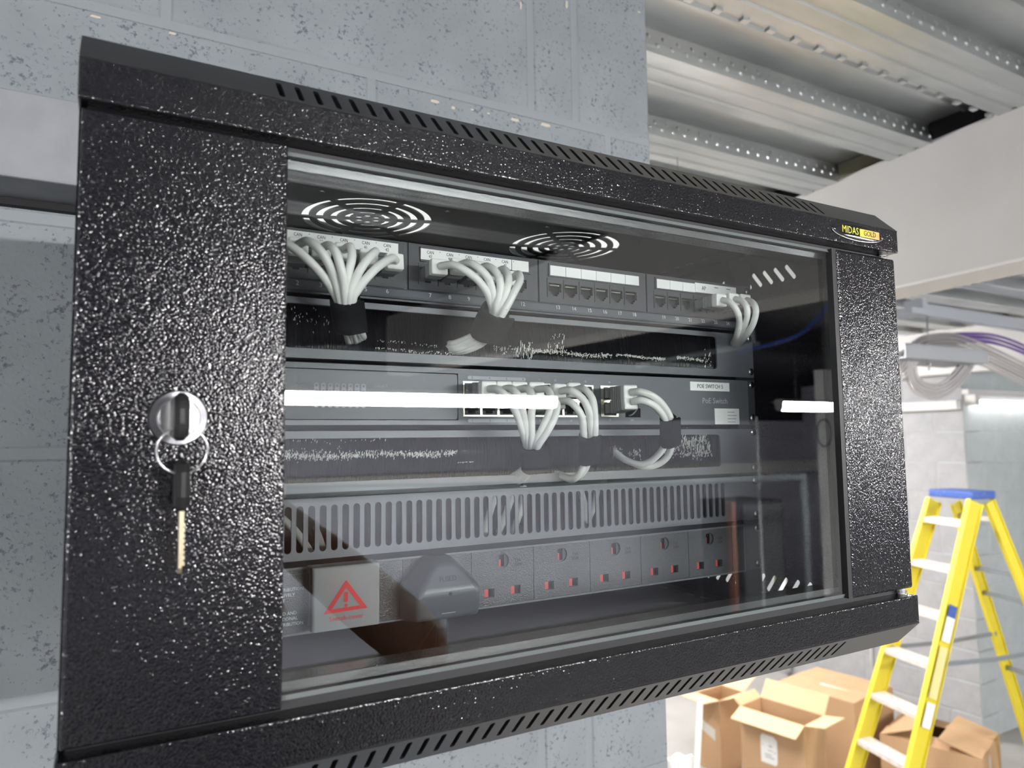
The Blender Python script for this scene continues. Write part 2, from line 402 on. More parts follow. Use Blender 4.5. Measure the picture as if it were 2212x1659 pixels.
# wall the cabinet hangs on: block courses, one narrow cut block beside the end
def j_left(k, i):
    if i % 2 == 0: return [-1599, -1149, -699, -249, 201, 274]
    return [-1374, -924, -474, -24, 330]
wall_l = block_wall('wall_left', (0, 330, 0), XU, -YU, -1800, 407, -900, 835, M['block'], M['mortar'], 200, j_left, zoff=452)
structure(box('wall_left.001', -4200, 407, 330, 530, FLOOR, -900, M['mortar'])); structure(box('wall_left.002', -4200, -1800, 330, 530, -900, 835, M['mortar']))
# pieces of unpainted mortar left showing in the bed joint and in the upright joint
mb = MB()
for (px, py, w, h) in ((939, 219, 20, 7), (979, 233, 9, 7), (1020, 237, 8, 4), (1055, 245, 7, 4), (1112, 259, 22, 8), (1178, 270, 26, 9), (1125, 12, 5, 22), (1224, 10, 7, 22), (1380, 26, 9, 5), (206, 36, 16, 5), (372, 72, 12, 5)):
    p = at(px, py, 328.5)
    mb.prism([(-w * .30, -h * .2), (w * .1, -h * .28), (w * .32, -h * .1), (w * .26, h * .22), (-w * .2, h * .26)], p + YU * 1, XU, ZU, (0, -1.2, 0))
stuff(mb.obj('mortar_chip', mat('bare mortar', (0.5, 0.44, 0.37), 0.8), wall_l))

# far walls: a side wall with its courses running away, a return wall facing the camera beyond the ladder
CORN = V((5165, 2480, 0))
jf = lambda k, i: [u for u in range(-9000 + (i % 2) * 225, 9000, 450)]
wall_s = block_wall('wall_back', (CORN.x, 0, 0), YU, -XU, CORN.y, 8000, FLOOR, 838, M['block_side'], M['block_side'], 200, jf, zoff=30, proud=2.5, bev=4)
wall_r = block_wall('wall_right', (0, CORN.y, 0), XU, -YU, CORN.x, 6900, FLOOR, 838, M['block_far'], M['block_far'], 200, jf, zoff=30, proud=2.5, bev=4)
structure(box('wall_far', -4200, 5365, 8000, 8200, FLOOR, 838, M['plaster']))
structure(box('wall_rear', -4200, 9000, -7200, -7000, FLOOR, 838, M['rear']))
structure(box('wall_end', 8800, 9000, -7000, 2480, FLOOR, 838, M['rear']))
structure(box('wall_side', -4200, -4000, -7000, 330, FLOOR, 838, M['rear']))

# profiled steel deck ceiling: ribs along x every 300 mm, dimpled webs
prof = [(0, 778), (34, 778), (38, 782), (46, 782), (50, 778), (82, 778), (86, 782), (94, 782), (98, 778), (128, 778), (118, 838), (150, 838), (205, 838), (210, 832), (222, 832), (227, 838), (313, 838)]
vs_, fs = [], []; yz = []
for k in range(-26, 25):
    yz += [(577 + 300 * k + a, z) for a, z in prof]
for a, z in yz: vs_ += [(-4200, a, z), (9000, a, z)]
for i in range(len(yz) - 1): fs.append((2 * i, 2 * i + 1, 2 * i + 3, 2 * i + 2))
ceil = structure(meshobj('ceiling', vs_, fs, M['galv'], loc=V((0, 0, 778))))
md = ceil.modifiers.new('thick', 'SOLIDIFY'); md.thickness = 0.0015; md.offset = 1
structure(box('ceiling.002', -4200, 9000, -7200, -2250, 764, 776, mat('dark soffit lining', (0.012, 0.012, 0.016), 0.9, spec=0.2)))  # added unseen dark sheet, darkens the ceiling's reflection in the glass
structure(box('ceiling.001', -4200, 9000, -7200, 8200, 870, 990, M['concrete']))
mb = MB()
for k in range(-10, 11):                       # pressed dimples on the webs that face the camera
    y0 = 577 + 300 * k
    x0, x1 = (420, 1640) if 0 <= k else (-900, 1700)
    if k > 4: x0, x1 = 1760, 4600
    nx = int((x1 - x0) / 39)
    for i in range(nx):
        for row, (t, dx) in enumerate(((0.36, 0), (0.66, 19))):
            x = x0 + i * 39 + dx; c = V((x, y0 + 13 * t, 778 + 60 * t))
            nrm = V((0, -1, 0.2)).normalized(); up = V((0, .21, .98))
            kx = 5.5; vv = [c + XU * (kx * math.cos(q)) + up * (kx * 1.25 * math.sin(q)) for q in [i2 * math.pi / 3 for i2 in range(6)]]
            vv += [c + nrm * 3.2 + (q - c) * 0.45 for q in vv]
            mb.add(vv, [(a, (a + 1) % 6, (a + 1) % 6 + 6, a + 6) for a in range(6)] + [(6, 7, 8, 9, 10, 11)])
for k in range(-9, -1):                        # and on the opposite webs of the bays behind the camera
    y0 = 577 + 300 * k + 128
    for i in range(72):
        for row, (t, dx) in enumerate(((0.3, 0), (0.68, 19))):
            c = V((-700 + i * 39 + dx, y0 - 10 * t, 778 + 60 * t)); nrm = V((0, 1, -0.16)).normalized(); up = V((0, -.16, .98)); kx = 7
            vv = [c + XU * (kx * math.cos(q)) + up * (kx * 1.2 * math.sin(q)) for q in [i2 * math.pi / 3 for i2 in range(6)]]
            vv += [c + nrm * 4.5 + (q - c) * 0.45 for q in vv]
            mb.add(vv, [(a, (a + 1) % 6, (a + 1) % 6 + 6, a + 6) for a in range(6)] + [(6, 7, 8, 9, 10, 11)])
stuff(mb.obj('deck_dimple', M['galv'], ceil, smooth=False))
mb = MB()
for k in (-1,):                                # tabs pressed along the rib edges
    for i in range(18): mb.box(428 + i * 69, 446 + i * 69, 577 + 300 * k + 127, 577 + 300 * k + 139, 773, 780)
stuff(mb.obj('deck_tab', M['galv'], ceil))

# boxed beam running away under the deck
b0, b1 = V((1609, 780, 0)), V((1568, 371, 0)); bd = (b0 - b1).normalized(); bn = V((bd.y, -bd.x, 0))
pA, pB = b1 - bd * 4200, b0 + bd * 6300
def beam_box(name, off0, off1, z0, z1, m):
    q = [pA + bn * off0, pB + bn * off0, pB + bn * off1, pA + bn * off1]
    return structure(MB().add([(v.x, v.y, z) for z in (z0, z1) for v in q], [(0, 1, 2, 3), (4, 5, 6, 7), (0, 1, 5, 4), (1, 2, 6, 5), (2, 3, 7, 6), (3, 0, 4, 7)]).obj(name, m))
beam_box('trim_1', 0, 145, 420, 786, M['beam']); beam_box('trim_2', -1.5, 146, 414, 421, M['beam_under'])
# foam fillers closing the deck ribs over the beam
fm = mat('foam filler', (0.42, 0.40, 0.28), 0.9)
for k in range(-1, 6):
    y0 = 577 + 300 * k + 122; x = b0.x + (y0 - b0.y) * bd.x / bd.y
    structure(MB().box(x + 26, x + 90, y0 + 3, y0 + 185, 786, 836).obj('trim_3', M['dark'] if k % 3 else fm))
# a second boxed beam along the side wall, and white trunking on both far walls
structure(box('trim_4', CORN.x - 110, CORN.x - 6, -400, 7900, 455, 835, M['whitepaint'], bev=3))
def trunk(name, x0, x1, y0, y1, z0, z1, label):
    t = thing(name, label, 'trunking', ((x0 + x1) / 2, (y0 + y1) / 2, z0))
    box('trunking_body', x0, x1, y0, y1, z0, z1, M['whitepaint'], t, bev=2)
    return t
t = trunk('cable_trunking', CORN.x - 60, CORN.x - 4, 2490, 7600, 196, 262, 'white plastic trunking along the shaded side wall behind the ladder')
box('trunking_joint', CORN.x - 63, CORN.x - 1, 2990, 3050, 193, 265, M['whitepaint'], t, bev=2)

# painted box trunking behind the cabinet
t = thing('steel_trunking', 'grey painted steel trunking fixed to the block wall behind the black cabinet', 'trunking', (-400, 300, 240))
box('trunking_body', -1800, -296, 256, 328, 241, 319, M['trunk'], t, bev=2.0); box('trunking_lid', -295.5, 300, 256, 328, 239, 319, mat('new white trunking', (0.9, 0.9, 0.88), 0.5), t, bev=2.0)  # whiter section: brightness behind the fan grilles is painted in
box('trunking_seam', -1800, 300, 318, 328.2, 234, 242, M['dark'], t)  # dark strip standing in for the shadow gap under the trunking

# ------------------------------------------------------------------ lamps: suspended LED battens
def batten(x0, x1, y, z, label, wires=True, led='led'):
    t = thing('led_batten', label, 'light', ((x0 + x1) / 2, y, z), 'suspended battens')
    w = 33
    prof_ = [(-w, 18), (-w, -18), (-w * .8, -38), (-w * .4, -48), (w * .4, -48), (w * .8, -38), (w, -18), (w, 18)]
    MB().prism([(a, b) for a, b in prof_], (x0 + 15, y, z), YU, ZU, ((x1 - x0 - 30), 0, 0)).obj('diffuser', M[led], t)
    MB().prism([(-w - 42, 15), (-w - 42, 19), (-w - 1, 26), (-w * .5, 38), (w * .5, 38), (w + 1, 26), (w + 42, 19), (w + 42, 15)], (x0 + 15, y, z + .5), YU, ZU, ((x1 - x0 - 30), 0, 0)).obj('lamp_body', M['lamp_body'], t)  # wide flanges added to keep lamp light off the ceiling
    for xa in (x0, x1 - 15):
        MB().prism([(-w - 2, 39), (-w - 2, -20), (-w * .8, -40), (-w * .4, -50), (w * .4, -50), (w * .8, -40), (w + 2, -20), (w + 2, 39)], (xa, y, z), YU, ZU, (15, 0, 0)).obj('end_cap', M['lamp_body'], t)
    for i in range(5):
        xc = x0 + (x1 - x0) * (i + .5) / 5
        box('clip', xc - 14, xc + 14, y - w - 4, y - w + 4, z + 6, z + 14.5, M['greypipe'], t)
    if wires:
        for xa in (x0 + 200, x1 - 200):
            MB().tube([(xa, y, z + 38), (xa, y, 780)], 2.2, 6).obj('hanger', M['steel'], t)
    return t
batten(345, 2150, -3500, 262, 'long lit batten reflected across the middle of the cabinet glass')
batten(4180, 5980, -3500, 262, 'second lit batten in the same row, reflected at the right edge of the glass')
batten(-3500, -1700, -3500, 262, 'lit batten of the row behind the photographer, far left of it')
batten(2300, 4100, -520, 420, 'lit batten on the near side of the boxed beam, right of the cabinet', led='led_low')  # lamp added out of view to light ladder and back wall
batten(700, 1250, 960, 570, 'short dim batten just beyond the end of the block wall', led='led_glow')  # lamp added for the bright bands on the deck
batten(1950, 2950, 1750, 560, 'lit batten hanging beyond the boxed beam, between cabinet and ladder', led='led_mid')  # lamp added, hidden by the cabinet, to brighten the boxes
batten(500, 1500, 2900, 600, 'lit batten beyond the block wall, above the cardboard boxes')
batten(500, 1500, 5200, 560, 'lit batten deepest in the room beyond the block wall', led='led_far')
batten(2500, 4300, 4600, 640, 'lit batten high over the far side wall')
# ------------------------------------------------------------------ the wall cabinet
cab = thing('network_cabinet', 'black textured steel wall cabinet with a glass door, mounted on the grey block wall', 'cabinet', (1, 110, -169))
XL, XR = -305.5, 307.5
U45 = V((0, 1, 1)).normalized(); D45 = V((0, 1, -1)).normalized()
# vent strips at 45 degrees: 44 slots each, 10 mm apart
L45 = 20 * math.sqrt(2); q2 = math.sqrt(2)
holes = [slot((-214.5 + 9.98 * i, 2.6 * q2 + 1.5), (-214.5 + 9.98 * i, 16.2 * q2 - 1.5), 1.55) for i in range(44)]
plate('vent_strip', rect(XL, XR, 0, L45), holes, 1.4, (0, -108, 186), XU, U45, M['coat_fine'], cab)
hb = [[(a, L45 - b) for a, b in h] for h in holes]
plate('vent_strip', rect(XL, XR, 0, L45), hb, 1.4, (0, -88, -168.5), XU, -D45, M['coat_fine'], cab)
# lips above and below the door
def lip(z0, z1, name):
    o = MB().prism([(-108, z0), (-108, z1), (-94, z1), (-94, z1 - 2), (-106, z1 - 2), (-106, z0 + 2), (-90, z0 + 2), (-90, z0)], (XL, 0, 0), YU, ZU, (XR - XL, 0, 0)).obj(name, M['coat'], cab)
    return bevel(o, 1.6, 3)
lip(166.6, 186.4, 'top_lip')
o = MB().prism([(-108, -148.4), (-108, -125.8), (-90, -125.8), (-90, -127.8), (-106, -127.8), (-106, -146.4), (-94, -146.4), (-94, -148.4)], (XL, 0, 0), YU, ZU, (XR - XL, 0, 0)).obj('bottom_lip', M['coat'], cab); bevel(o, 1.6, 3)
# roof with two fan grilles, screw holes and edge slots
def fan_holes(cx, cy):
    hs = [circle(cx + sx * 53.5, cy + sy * 52.5, 2.6, 10) for sx in (-1, 1) for sy in (-1, 1)]
    for k in range(6):
        q = math.radians(60 * k + 12); hs.append(circle(cx + 8.5 * math.cos(q), cy + 8.5 * math.sin(q), 3.4, 12))
    for ri, ro in ((15.5, 20.5), (26.5, 32), (38, 44), (50, 56)):
        for k in range(6):
            gap = 5.2 / ((ri + ro) / 2); a0 = math.radians(60 * k + 42) + gap / 2; a1 = math.radians(60 * k + 102) - gap / 2; n_ = 12
            hs.append([(cx + ro * math.cos(a0 + (a1 - a0) * i / n_), cy + ro * math.sin(a0 + (a1 - a0) * i / n_)) for i in range(n_ + 1)]
                      + [(cx + ri * math.cos(a1 - (a1 - a0) * i / n_), cy + ri * math.sin(a1 - (a1 - a0) * i / n_)) for i in range(n_ + 1)])
    return hs
rh = fan_holes(-95.5, 122.5) + fan_holes(111.6, 122.5)
rh += [slot((276, y - 3.5), (276, y + 3.5), 1.6) for y in (70, 92.5, 115, 137.5, 160, 182.5, 205)]
plate('top_panel', rect(XL, XR, -88, 322), rh, 1.4, (0, 0, 205.4), XU, YU, M['inner'], cab)
plate('bottom_panel', rect(XL, XR, -88, 322), [slot((288, y - 4.5), (288, y + 4.5), 1.7) for y in (34, 56.5, 79, 100.5, 122.5, 145, 167, 189.5)], 1.4, (0, 0, -167.2), XU, YU, M['inner'], cab)
# side panels with slanted vent slots top and bottom
def side(x, hs): plate('side_panel', [(-107, -147), (-107, -126), (-92, -126), (-92, 167), (-107, 167), (-107, 186), (-88, 205.6), (323, 205.6), (323, -168.4), (-88, -168.4)], hs, 1.2, (x, 0, 0), YU, ZU, M['coat'], cab)
sh = []
for i in range(13):
    y = -2 + 14.2 * i
    sh.append(slot((y + 2.5, 168.5), (y + 11.5, 180.5), 2.3)); sh.append(slot((y + 9, -147.5), (y, -134.5), 2.3))
side(XR - .1, sh); side(XL + 1.4, [])
box('back_panel', XL, XR, 320, 324, -168, 205, M['inner'], cab)
# front frame of the body behind the glass, with turned-in edges
plate('front_frame', rect(-302, 304, -127, 168), [rect(-230, 244, -119, 161)], 1.5, (0, -94.5, 0), XU, ZU, M['inner'], cab)
for zz, sg in ((161.2, -1), (-119.2, 1)):        # rolled edge of the opening, leaning slightly inwards
    MB().prism([(-95, zz), (-95 + (1.1 if sg < 0 else 0.75), zz + 6.9 * sg), (-92, zz + 6.9 * sg), (-93, zz)], (-230, 0, 0), YU, ZU, (474, 0, 0)).obj('rolled_edge', M['coat_fine'], cab)
box('frame_return', -230, 244, -94, -80, 154.2, 155.4, M['coat'], cab); box('frame_return', -230, 244, -94, -80, -113, -111.8, M['coat'], cab)
# mounting rails with square holes
for x0 in (-242, 226):
    hs = []
    for u in range(6):
        for dz in (6.35, 22.2, 38.1):
            zc = 151.9 - 44.45 * u - dz; hs.append(rect(x0 + 4, x0 + 13.5, zc - 4.7, zc + 4.7))
    plate('mounting_rail', rect(x0 - 4, x0 + 20, -135, 175), hs, 1.8, (0, 2.6, 0), XU, ZU, M['inner'], cab)
    box('rail_flange', x0 + (18.5 if x0 > 0 else -4), x0 + (20 if x0 > 0 else -2.5), 2.6, 34, -135, 175, M['inner'], cab)
# the door: glass held by a wide band on the left and a narrow one on the right
door = box('door_band', -304, -211, -104, -86, -122.6, 164, M['coat'], cab, bev=1.2)
o = box('hinge_band', 229, 308, -104, -88, -120.6, 162.2, M['coat'], cab, bev=2.2)
MB().box(-213.5, 226, -100.2, -96.2, -116.8, 159.6).obj('glass_pane', M['glass'], cab)
MB().prism([(-100.2, 159.6), (-98.6, 162.4), (-96.2, 162.4), (-96.2, 159.6)], (-213.5, 0, 0), YU, ZU, (438, 0, 0)).obj('glass_edge', M['glass_edge'], cab)
MB().prism([(-100.2, -116.8), (-98.8, -119.8), (-96.2, -119.8), (-96.2, -116.8)], (-213.5, 0, 0), YU, ZU, (438, 0, 0)).obj('glass_edge', M['glass_edge'], cab)
box('glass_seal', 224.4, 230, -103, -94, -120, 162, M['black'], cab)
for z0, z1 in ((-126.5, -119.8), (161.5, 167.5)):
    MB().lathe([(2.8, 0), (2.8, z1 - z0)], (301.5, -97, z0), ZU, 14).obj('hinge_pin', M['whitepaint'], cab, smooth=False)
    MB().lathe([(4.6, 0), (4.6, 1.6)], (301.5, -97, z0 + 2.2), ZU, 14).obj('hinge_washer', M['steel'], cab)
# keyhole lock in the left band
SPUN = mat('spun lock plate', (0.3, 0.3, 0.32), 0.3, 1.0, **{'Anisotropic': 0.92})
t_, n_, l_, b_ = nt(SPUN)
tg = n_.new('ShaderNodeTangent'); tg.direction_type = 'RADIAL'; tg.axis = 'Y'; l_.new(tg.outputs[0], b_.inputs['Tangent'])
lk = MB().lathe([(13.0, 0), (13.0, .5), (12.4, 1.5), (9.2, 1.6)], (-260.5, -104, 20.8), -YU, 40).obj('lock', SPUN, cab)
MB().lathe([(9.4, 1.2), (9.4, 3.0), (8.9, 3.5), (8.4, 3.5)], (-260.5, -104, 20.8), -YU, 36).obj('lock_collar', M['steel'], lk)
MB().lathe([(8.5, 1.5), (8.5, 2.9), (8.2, 3.2)], (-260.5, -104, 20.8), -YU, 36).obj('lock_barrel', add_bump(mat('brushed barrel', (0.4, 0.41, 0.42), 0.3, 1.0), 500, .4, .0004), lk)
# maker's badge on the top lip: a dark domed oval with lettering
bc = V((252, -108, 177.3))
def oval(k, n=36): return [(33.5 * k * math.cos(2 * math.pi * i / n), 7.0 * k * math.sin(2 * math.pi * i / n)) for i in range(n)]
bd_ = MB(); ring = [oval(1.0), oval(.985), oval(.94), oval(.86)]; hh = [0, .9, 1.5, 1.8]
vv = []
for pr_, h in zip(ring, hh): vv += [(bc.x + a, bc.y - h, bc.z + b) for a, b in pr_]
ff = [(r_ * 36 + i, r_ * 36 + (i + 1) % 36, (r_ + 1) * 36 + (i + 1) % 36, (r_ + 1) * 36 + i) for r_ in range(3) for i in range(36)] + [tuple(range(108, 144))]
badge = autosmooth(meshobj('badge', vv, ff, mat('glossy badge', (0.012, 0.013, 0.014), 0.08), cab), 0.9)
rimv = MB(); rimv.tube([(bc.x + 33.4 * math.cos(q), bc.y - .6, bc.z + 7.0 * math.sin(q)) for q in [math.radians(188 + 164 * i / 30) for i in range(31)]], .55, 8)
rimv.obj('badge_rim', M['chrome'], badge, smooth=True)
text('lettering', 'MIDAS', (bc.x - 11.9, bc.y - 2.0, bc.z + .1), 8.6, mat('yellow print', (0.72, 0.68, 0.06), 0.5), badge, wid=.86)
gm = mat('gold print', (0.7, 0.6, 0.05), 0.5); t_, n_, l_, b_ = nt(gm)
tc = n_.new('ShaderNodeTexCoord'); sx = n_.new('ShaderNodeSeparateXYZ'); rp = n_.new('ShaderNodeValToRGB')
l_.new(tc.outputs['Generated'], sx.inputs[0]); l_.new(sx.outputs['X'], rp.inputs[0]); l_.new(rp.outputs[0], b_.inputs['Base Color'])
rp.color_ramp.elements[0].color = (0.68, 0.66, 0.05, 1); rp.color_ramp.elements[1].color = (0.85, 0.36, 0.10, 1)
box('badge_field', bc.x + .6, bc.x + 26.5, bc.y - 2.0, bc.y - 1.7, bc.z - 3.4, bc.z + 3.2, gm, badge)
text('lettering', 'GOLD', (bc.x + 13.5, bc.y - 2.1, bc.z - .1), 6.2, M['ink'], badge, wid=.95)

# the two keys and their ring
def key(name, label, cat, o, ax, bw):
    """o: top of the bow; ax: direction the key points; bow plate is seen edge-on"""
    ax = V(ax).normalized(); side_ = XU; nn = ax.cross(side_).normalized()
    t = thing(name, label, cat, o)
    return t
k1 = thing('key', 'key with black plastic bow pushed into the round lock of the cabinet door', 'key', (-261, -112, 10), 'cabinet keys')
bow = [(-107.6, 27), (-111, 31.5), (-128, 31.5), (-132, 26), (-132, 15.5), (-128, 10), (-111, 10), (-107.6, 14)]
bevel(MB().prism(bow, (-263.8, 0, 0), YU, ZU, (6.0, 0, 0)).obj('bow', M['black'], k1), 2.0, 1)
box('blade', -261.8, -260.2, -108, -100, 17.5, 24, M['keyblade'], k1)
kr = thing('key_ring', 'thin steel ring linking the two keys', 'key ring', (-259.5, -118, -6))
MB().tube([(-259.6 + 10.6 * math.cos(q), -119.5 - 1.2 * math.sin(q), 5.6 + 10.4 * math.sin(q)) for q in [2 * math.pi * i / 48 for i in range(49)]], .55, 8, cap=False).obj('ring_wire', M['steel'], kr, smooth=True)
k2 = thing('key', 'spare key hanging from the ring with a black bow and a pale toothed blade', 'key', (-258.5, -117, -50), 'cabinet keys')
bow2 = [(-106.5, -4), (-110, 1.2), (-125, 1.2), (-128, -4), (-128, -15), (-124, -21.5), (-112, -21.5), (-106.5, -15)]
bevel(MB().prism(bow2, (-262.4, 0, 0), YU, ZU, (5.8, 0, 0)).obj('bow', M['black'], k2), 2.0, 1)
pl = [(-113.5, -21)]
for i in range(9): pl += [(-113.5 + (0.9 if i % 2 else 0), -26 - i * 2.4), (-113.5 + (0.9 if i % 2 else 0), -27.4 - i * 2.4)]
pl += [(-115, -49.5), (-117.5, -49.5), (-119.5, -47), (-119.5, -21)]
kb_ = MB().prism(pl, (-260.2, 0, 0), YU, ZU, (1.5, 0, 0)); kb_.box(-259.0, -258.2, -119, -117.4, -46, -21)
for i in range(8): kb_.box(-258.8, -257.4, -115.6 + (i % 3) * .5, -113.6, -46.5 + i * 2.5, -45 + i * 2.5)
kb_.obj('blade', M['keyblade'], k2)
# ------------------------------------------------------------------ rack equipment (1U = 44.45 mm, front plane y = 0)
UB = [151.9 - 44.45 * k for k in range(7)]
RX0, RX1 = -240.0, 242.6
def rack_screws(parent, zs, left=True):
    for x in ((238.0, -235.5) if left else (238.0,)):
        for z in zs:
            MB().lathe([(3.6, 0), (3.6, 1.2), (2.6, 2.4), (1.0, 2.6)], (x, 0, z), -YU, 12).obj('screw', M['steel'], parent, smooth=True)

# --- patch panel, top unit
pp = thing('patch_bay', 'black 24 port patch panel at the top of the rack with white label strips', 'patch panel', (1, 20, UB[1]))
mods = [-214.5 + 109.56 * g_ for g_ in range(4)]
plate('panel_face', rect(RX0, RX1, UB[1] + .6, UB[0] - .4), [rect(x0 + 2, x0 + 104, 119, 149.5) for x0 in mods], 2.0, (0, 0, 0), XU, ZU, M['panel'], pp)
box('panel_tray', -225, 228, 14, 60, UB[1] + 2, UB[0] - 2, M['dark'], pp)
def jack_poly(xc, zt):           # RJ45 opening, latch notch below
    return [(xc - 6, zt), (xc - 6, zt - 7.0), (xc - 3.8, zt - 7.0), (xc - 3.8, zt - 8.8), (xc - 2.2, zt - 8.8), (xc - 2.2, zt - 10.4), (xc + 2.2, zt - 10.4), (xc + 2.2, zt - 8.8), (xc + 3.8, zt - 8.8), (xc + 3.8, zt - 7.0), (xc + 6, zt - 7.0), (xc + 6, zt)]
def jx(i): return -199.7 + 109.56 * ((i - 1) // 6) + 15.43 * ((i - 1) % 6)
PM = M['frame']
for g_ in range(4):
    x0 = mods[g_]; js = [jx(6 * g_ + k + 1) for k in range(6)]
    mod = plate('jack_module', rect(x0, x0 + 106.4, 117.3, 151), [jack_poly(x, 133.4) for x in js], 3, (0, -1.6, 0), XU, ZU, PM, pp)
    mb = MB()
    for x in js:                 # raised rim round each socket
        mb.box(x - 7.7, x - 7.3, -2.0, -1.6, 121.5, 137); 
    mb.obj('socket_divider', M['dark'], mod)
    for x in js:
        b = MB()
        for k in range(8): b.box(x - 4.4 + k * 1.2, x - 3.9 + k * 1.2, -.6, 1.9, 131.5, 132.1)
        b.obj('contact', M['gold'], mod)
        box('socket_well', x - 7, x + 7, 2.0, 5, 121, 135, M['dark'], mod)
    box('label_carrier', x0 + 8.5, x0 + 101, -3.0, -1.6, 138.2, 149.0, M['frame'], mod)
# paper labels: long printed strips over the used ports, blank cells over the unused ones
def lab(x0, x1, z0, z1, y=-3.4): return box('paper_label', x0, x1, y, y + .5, z0, z1, M['white'], pp)
lab(-209, -113.5, 141.0, 148.6)
for k in range(6):
    i = k + 1; text('lettering', 'CAN\n%d' % (37 + k), (jx(i) + .8, -3.45, 144.6), 3.3, M['ink'], pp, wid=.8)
    box('tick', jx(i) - 7.4, jx(i) - 6.9, -3.5, -3.4, 147.0, 147.6, M['ink'], pp)
lab(-96.4, -21.4, 139.6, 147.6)
for k in range(5):
    i = 7 + k; text('lettering', 'CAN\n%d' % (43 + k), (jx(i) + 1.2, -3.45, 143.6), 3.3, M['ink'], pp, wid=.8)
    box('tick', jx(i) + 8.6, jx(i) + 9.1, -3.5, -3.4, 145.9, 146.5, M['ink'], pp)
lab(-20.8, -6.0, 139.4, 147.6)
for k in range(6): lab(14.1 + 15.05 * k, 28.7 + 15.05 * k, 139.2, 147.2)
for k in range(3): lab(124.1 + 15.0 * k, 138.7 + 15.0 * k, 139.2, 147.2)
lab(168.4, 219.6, 139.6, 148.2, -3.7)
text('lettering', 'AP', (jx(22) + 3.5, -3.8, 143.6), 5.4, M['ink'], pp, wid=.8)
for i in (23, 24): box('tick', jx(i) + 1, jx(i) + 6.0, -3.85, -3.7, 145.4, 146.0, M['ink'], pp)
# number strip along the lower edge
MB().prism([(-.2, 116.9), (-3.4, 115.6), (-4.6, 110.6), (-3.6, 109.4), (-.2, 109.4)], (-226, 0, 0), YU, ZU, (453, 0, 0)).obj('number_strip', M['panel2'], pp)
for i in range(1, 25): text('numeral', str(i), (jx(i) + .6, -4.35, 113.3), 4.6, M['print'], pp, v=V((0, .22, .97)), wid=.95)
rack_screws(pp, (146.7, 114.0))

# --- brush panels
def brush_panel(u, z0, z1, zg, label, seed):
    rnd = random.Random(seed)
    t = thing('brush_panel', label, 'cable panel', (1, 10, UB[u + 1]))
    o = plate('panel_face', rect(RX0, RX1, UB[u + 1] + 1.5, UB[u] - 2.4), [rrect(-191, 196, z0, z1, 3)], 1.6, (0, 0, 0), XU, ZU, M['panel2'], t)
    box('top_return', -221, 221, .2, 12, UB[u] - 4.2, UB[u] - 2.6, M['panel2'], t)
    box('bottom_return', -221, 221, .2, 12, UB[u + 1] + 1.7, UB[u + 1] + 3.2, M['panel2'], t)
    box('backing', -200, 204, 16, 18, z0 - 2, z1 + 2, M['dark'], t)
    mb = MB(); nb = 760
    for i in range(nb):          # nylon bristles hanging as a curtain, bowed so that each catches the light at one height
        x = -190.5 + 386 * i / nb + rnd.uniform(-.2, .2); zt = z1 + 1; zb = z0 - .5 + rnd.uniform(0, 1.5)
        zc = zg + rnd.gauss(0, .9); y0 = 4.5 + rnd.uniform(-.8, .8); lean = rnd.uniform(-.8, .8); w = .34
        pts = []
        for k in range(11):
            z = zt + (zb - zt) * k / 10; pts.append((x + lean * k / 10, y0 + min((z - zc) ** 2 * .02, abs(z - zc) * .22), z))
        vv = []; ff = []
        for k, (a, b, c) in enumerate(pts): vv += [(a - w, b + w, c), (a - w * .5, b - w * .3, c), (a + w * .5, b - w * .3, c), (a + w, b + w, c)]
        for k in range(10):
            for j in range(3): ff.append((k * 4 + j, k * 4 + j + 1, k * 4 + j + 5, k * 4 + j + 4))
        mb.add(vv, ff)
    stuff(mb.obj('bristles', M['bristle'], t, smooth=True))
    return t
def glints(t, zones, seed):
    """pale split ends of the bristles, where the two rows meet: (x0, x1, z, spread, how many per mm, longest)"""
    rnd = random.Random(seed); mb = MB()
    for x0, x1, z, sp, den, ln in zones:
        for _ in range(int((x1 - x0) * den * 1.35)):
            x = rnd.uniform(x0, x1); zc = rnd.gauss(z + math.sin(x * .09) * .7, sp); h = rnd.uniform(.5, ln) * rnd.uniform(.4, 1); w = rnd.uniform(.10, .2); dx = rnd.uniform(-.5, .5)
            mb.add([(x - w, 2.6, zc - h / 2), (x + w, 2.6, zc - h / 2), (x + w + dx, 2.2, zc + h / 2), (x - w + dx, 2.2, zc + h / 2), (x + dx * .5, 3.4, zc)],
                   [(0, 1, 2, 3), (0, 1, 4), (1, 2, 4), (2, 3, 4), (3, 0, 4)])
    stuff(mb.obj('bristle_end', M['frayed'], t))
bp1 = brush_panel(1, 71.0, 100.8, 74.5, 'upper brush strip panel with dark bristles, directly below the numbered ports', 3)
rack_screws(bp1, (101.5, 70.0))
glints(bp1, [(-186, -160, 92, 3.5, .9, 2.5), (-128, -60, 73.2, .5, .9, 1.6), (-128, -80, 78.6, .5, .6, 1.6), (-35, -16, 78.5, 1.6, 2.0, 2.0), (-16, 0, 79, 3.5, 2.2, 6), (0, 78, 78, .9, 3.0, 2.2), (14, 30, 84, 5, 1.6, 6), (82, 136, 78.5, .6, 3.2, 1.8), (150, 182, 79, .7, 3.2, 1.8), (182, 192, 82, 4, 1.2, 4)], 8)
bp2 = brush_panel(3, -17.8, 11.2, -1.0, 'lower brush strip panel with dark bristles, below the network switch', 5)
rack_screws(bp2, (13.0, -20.0))
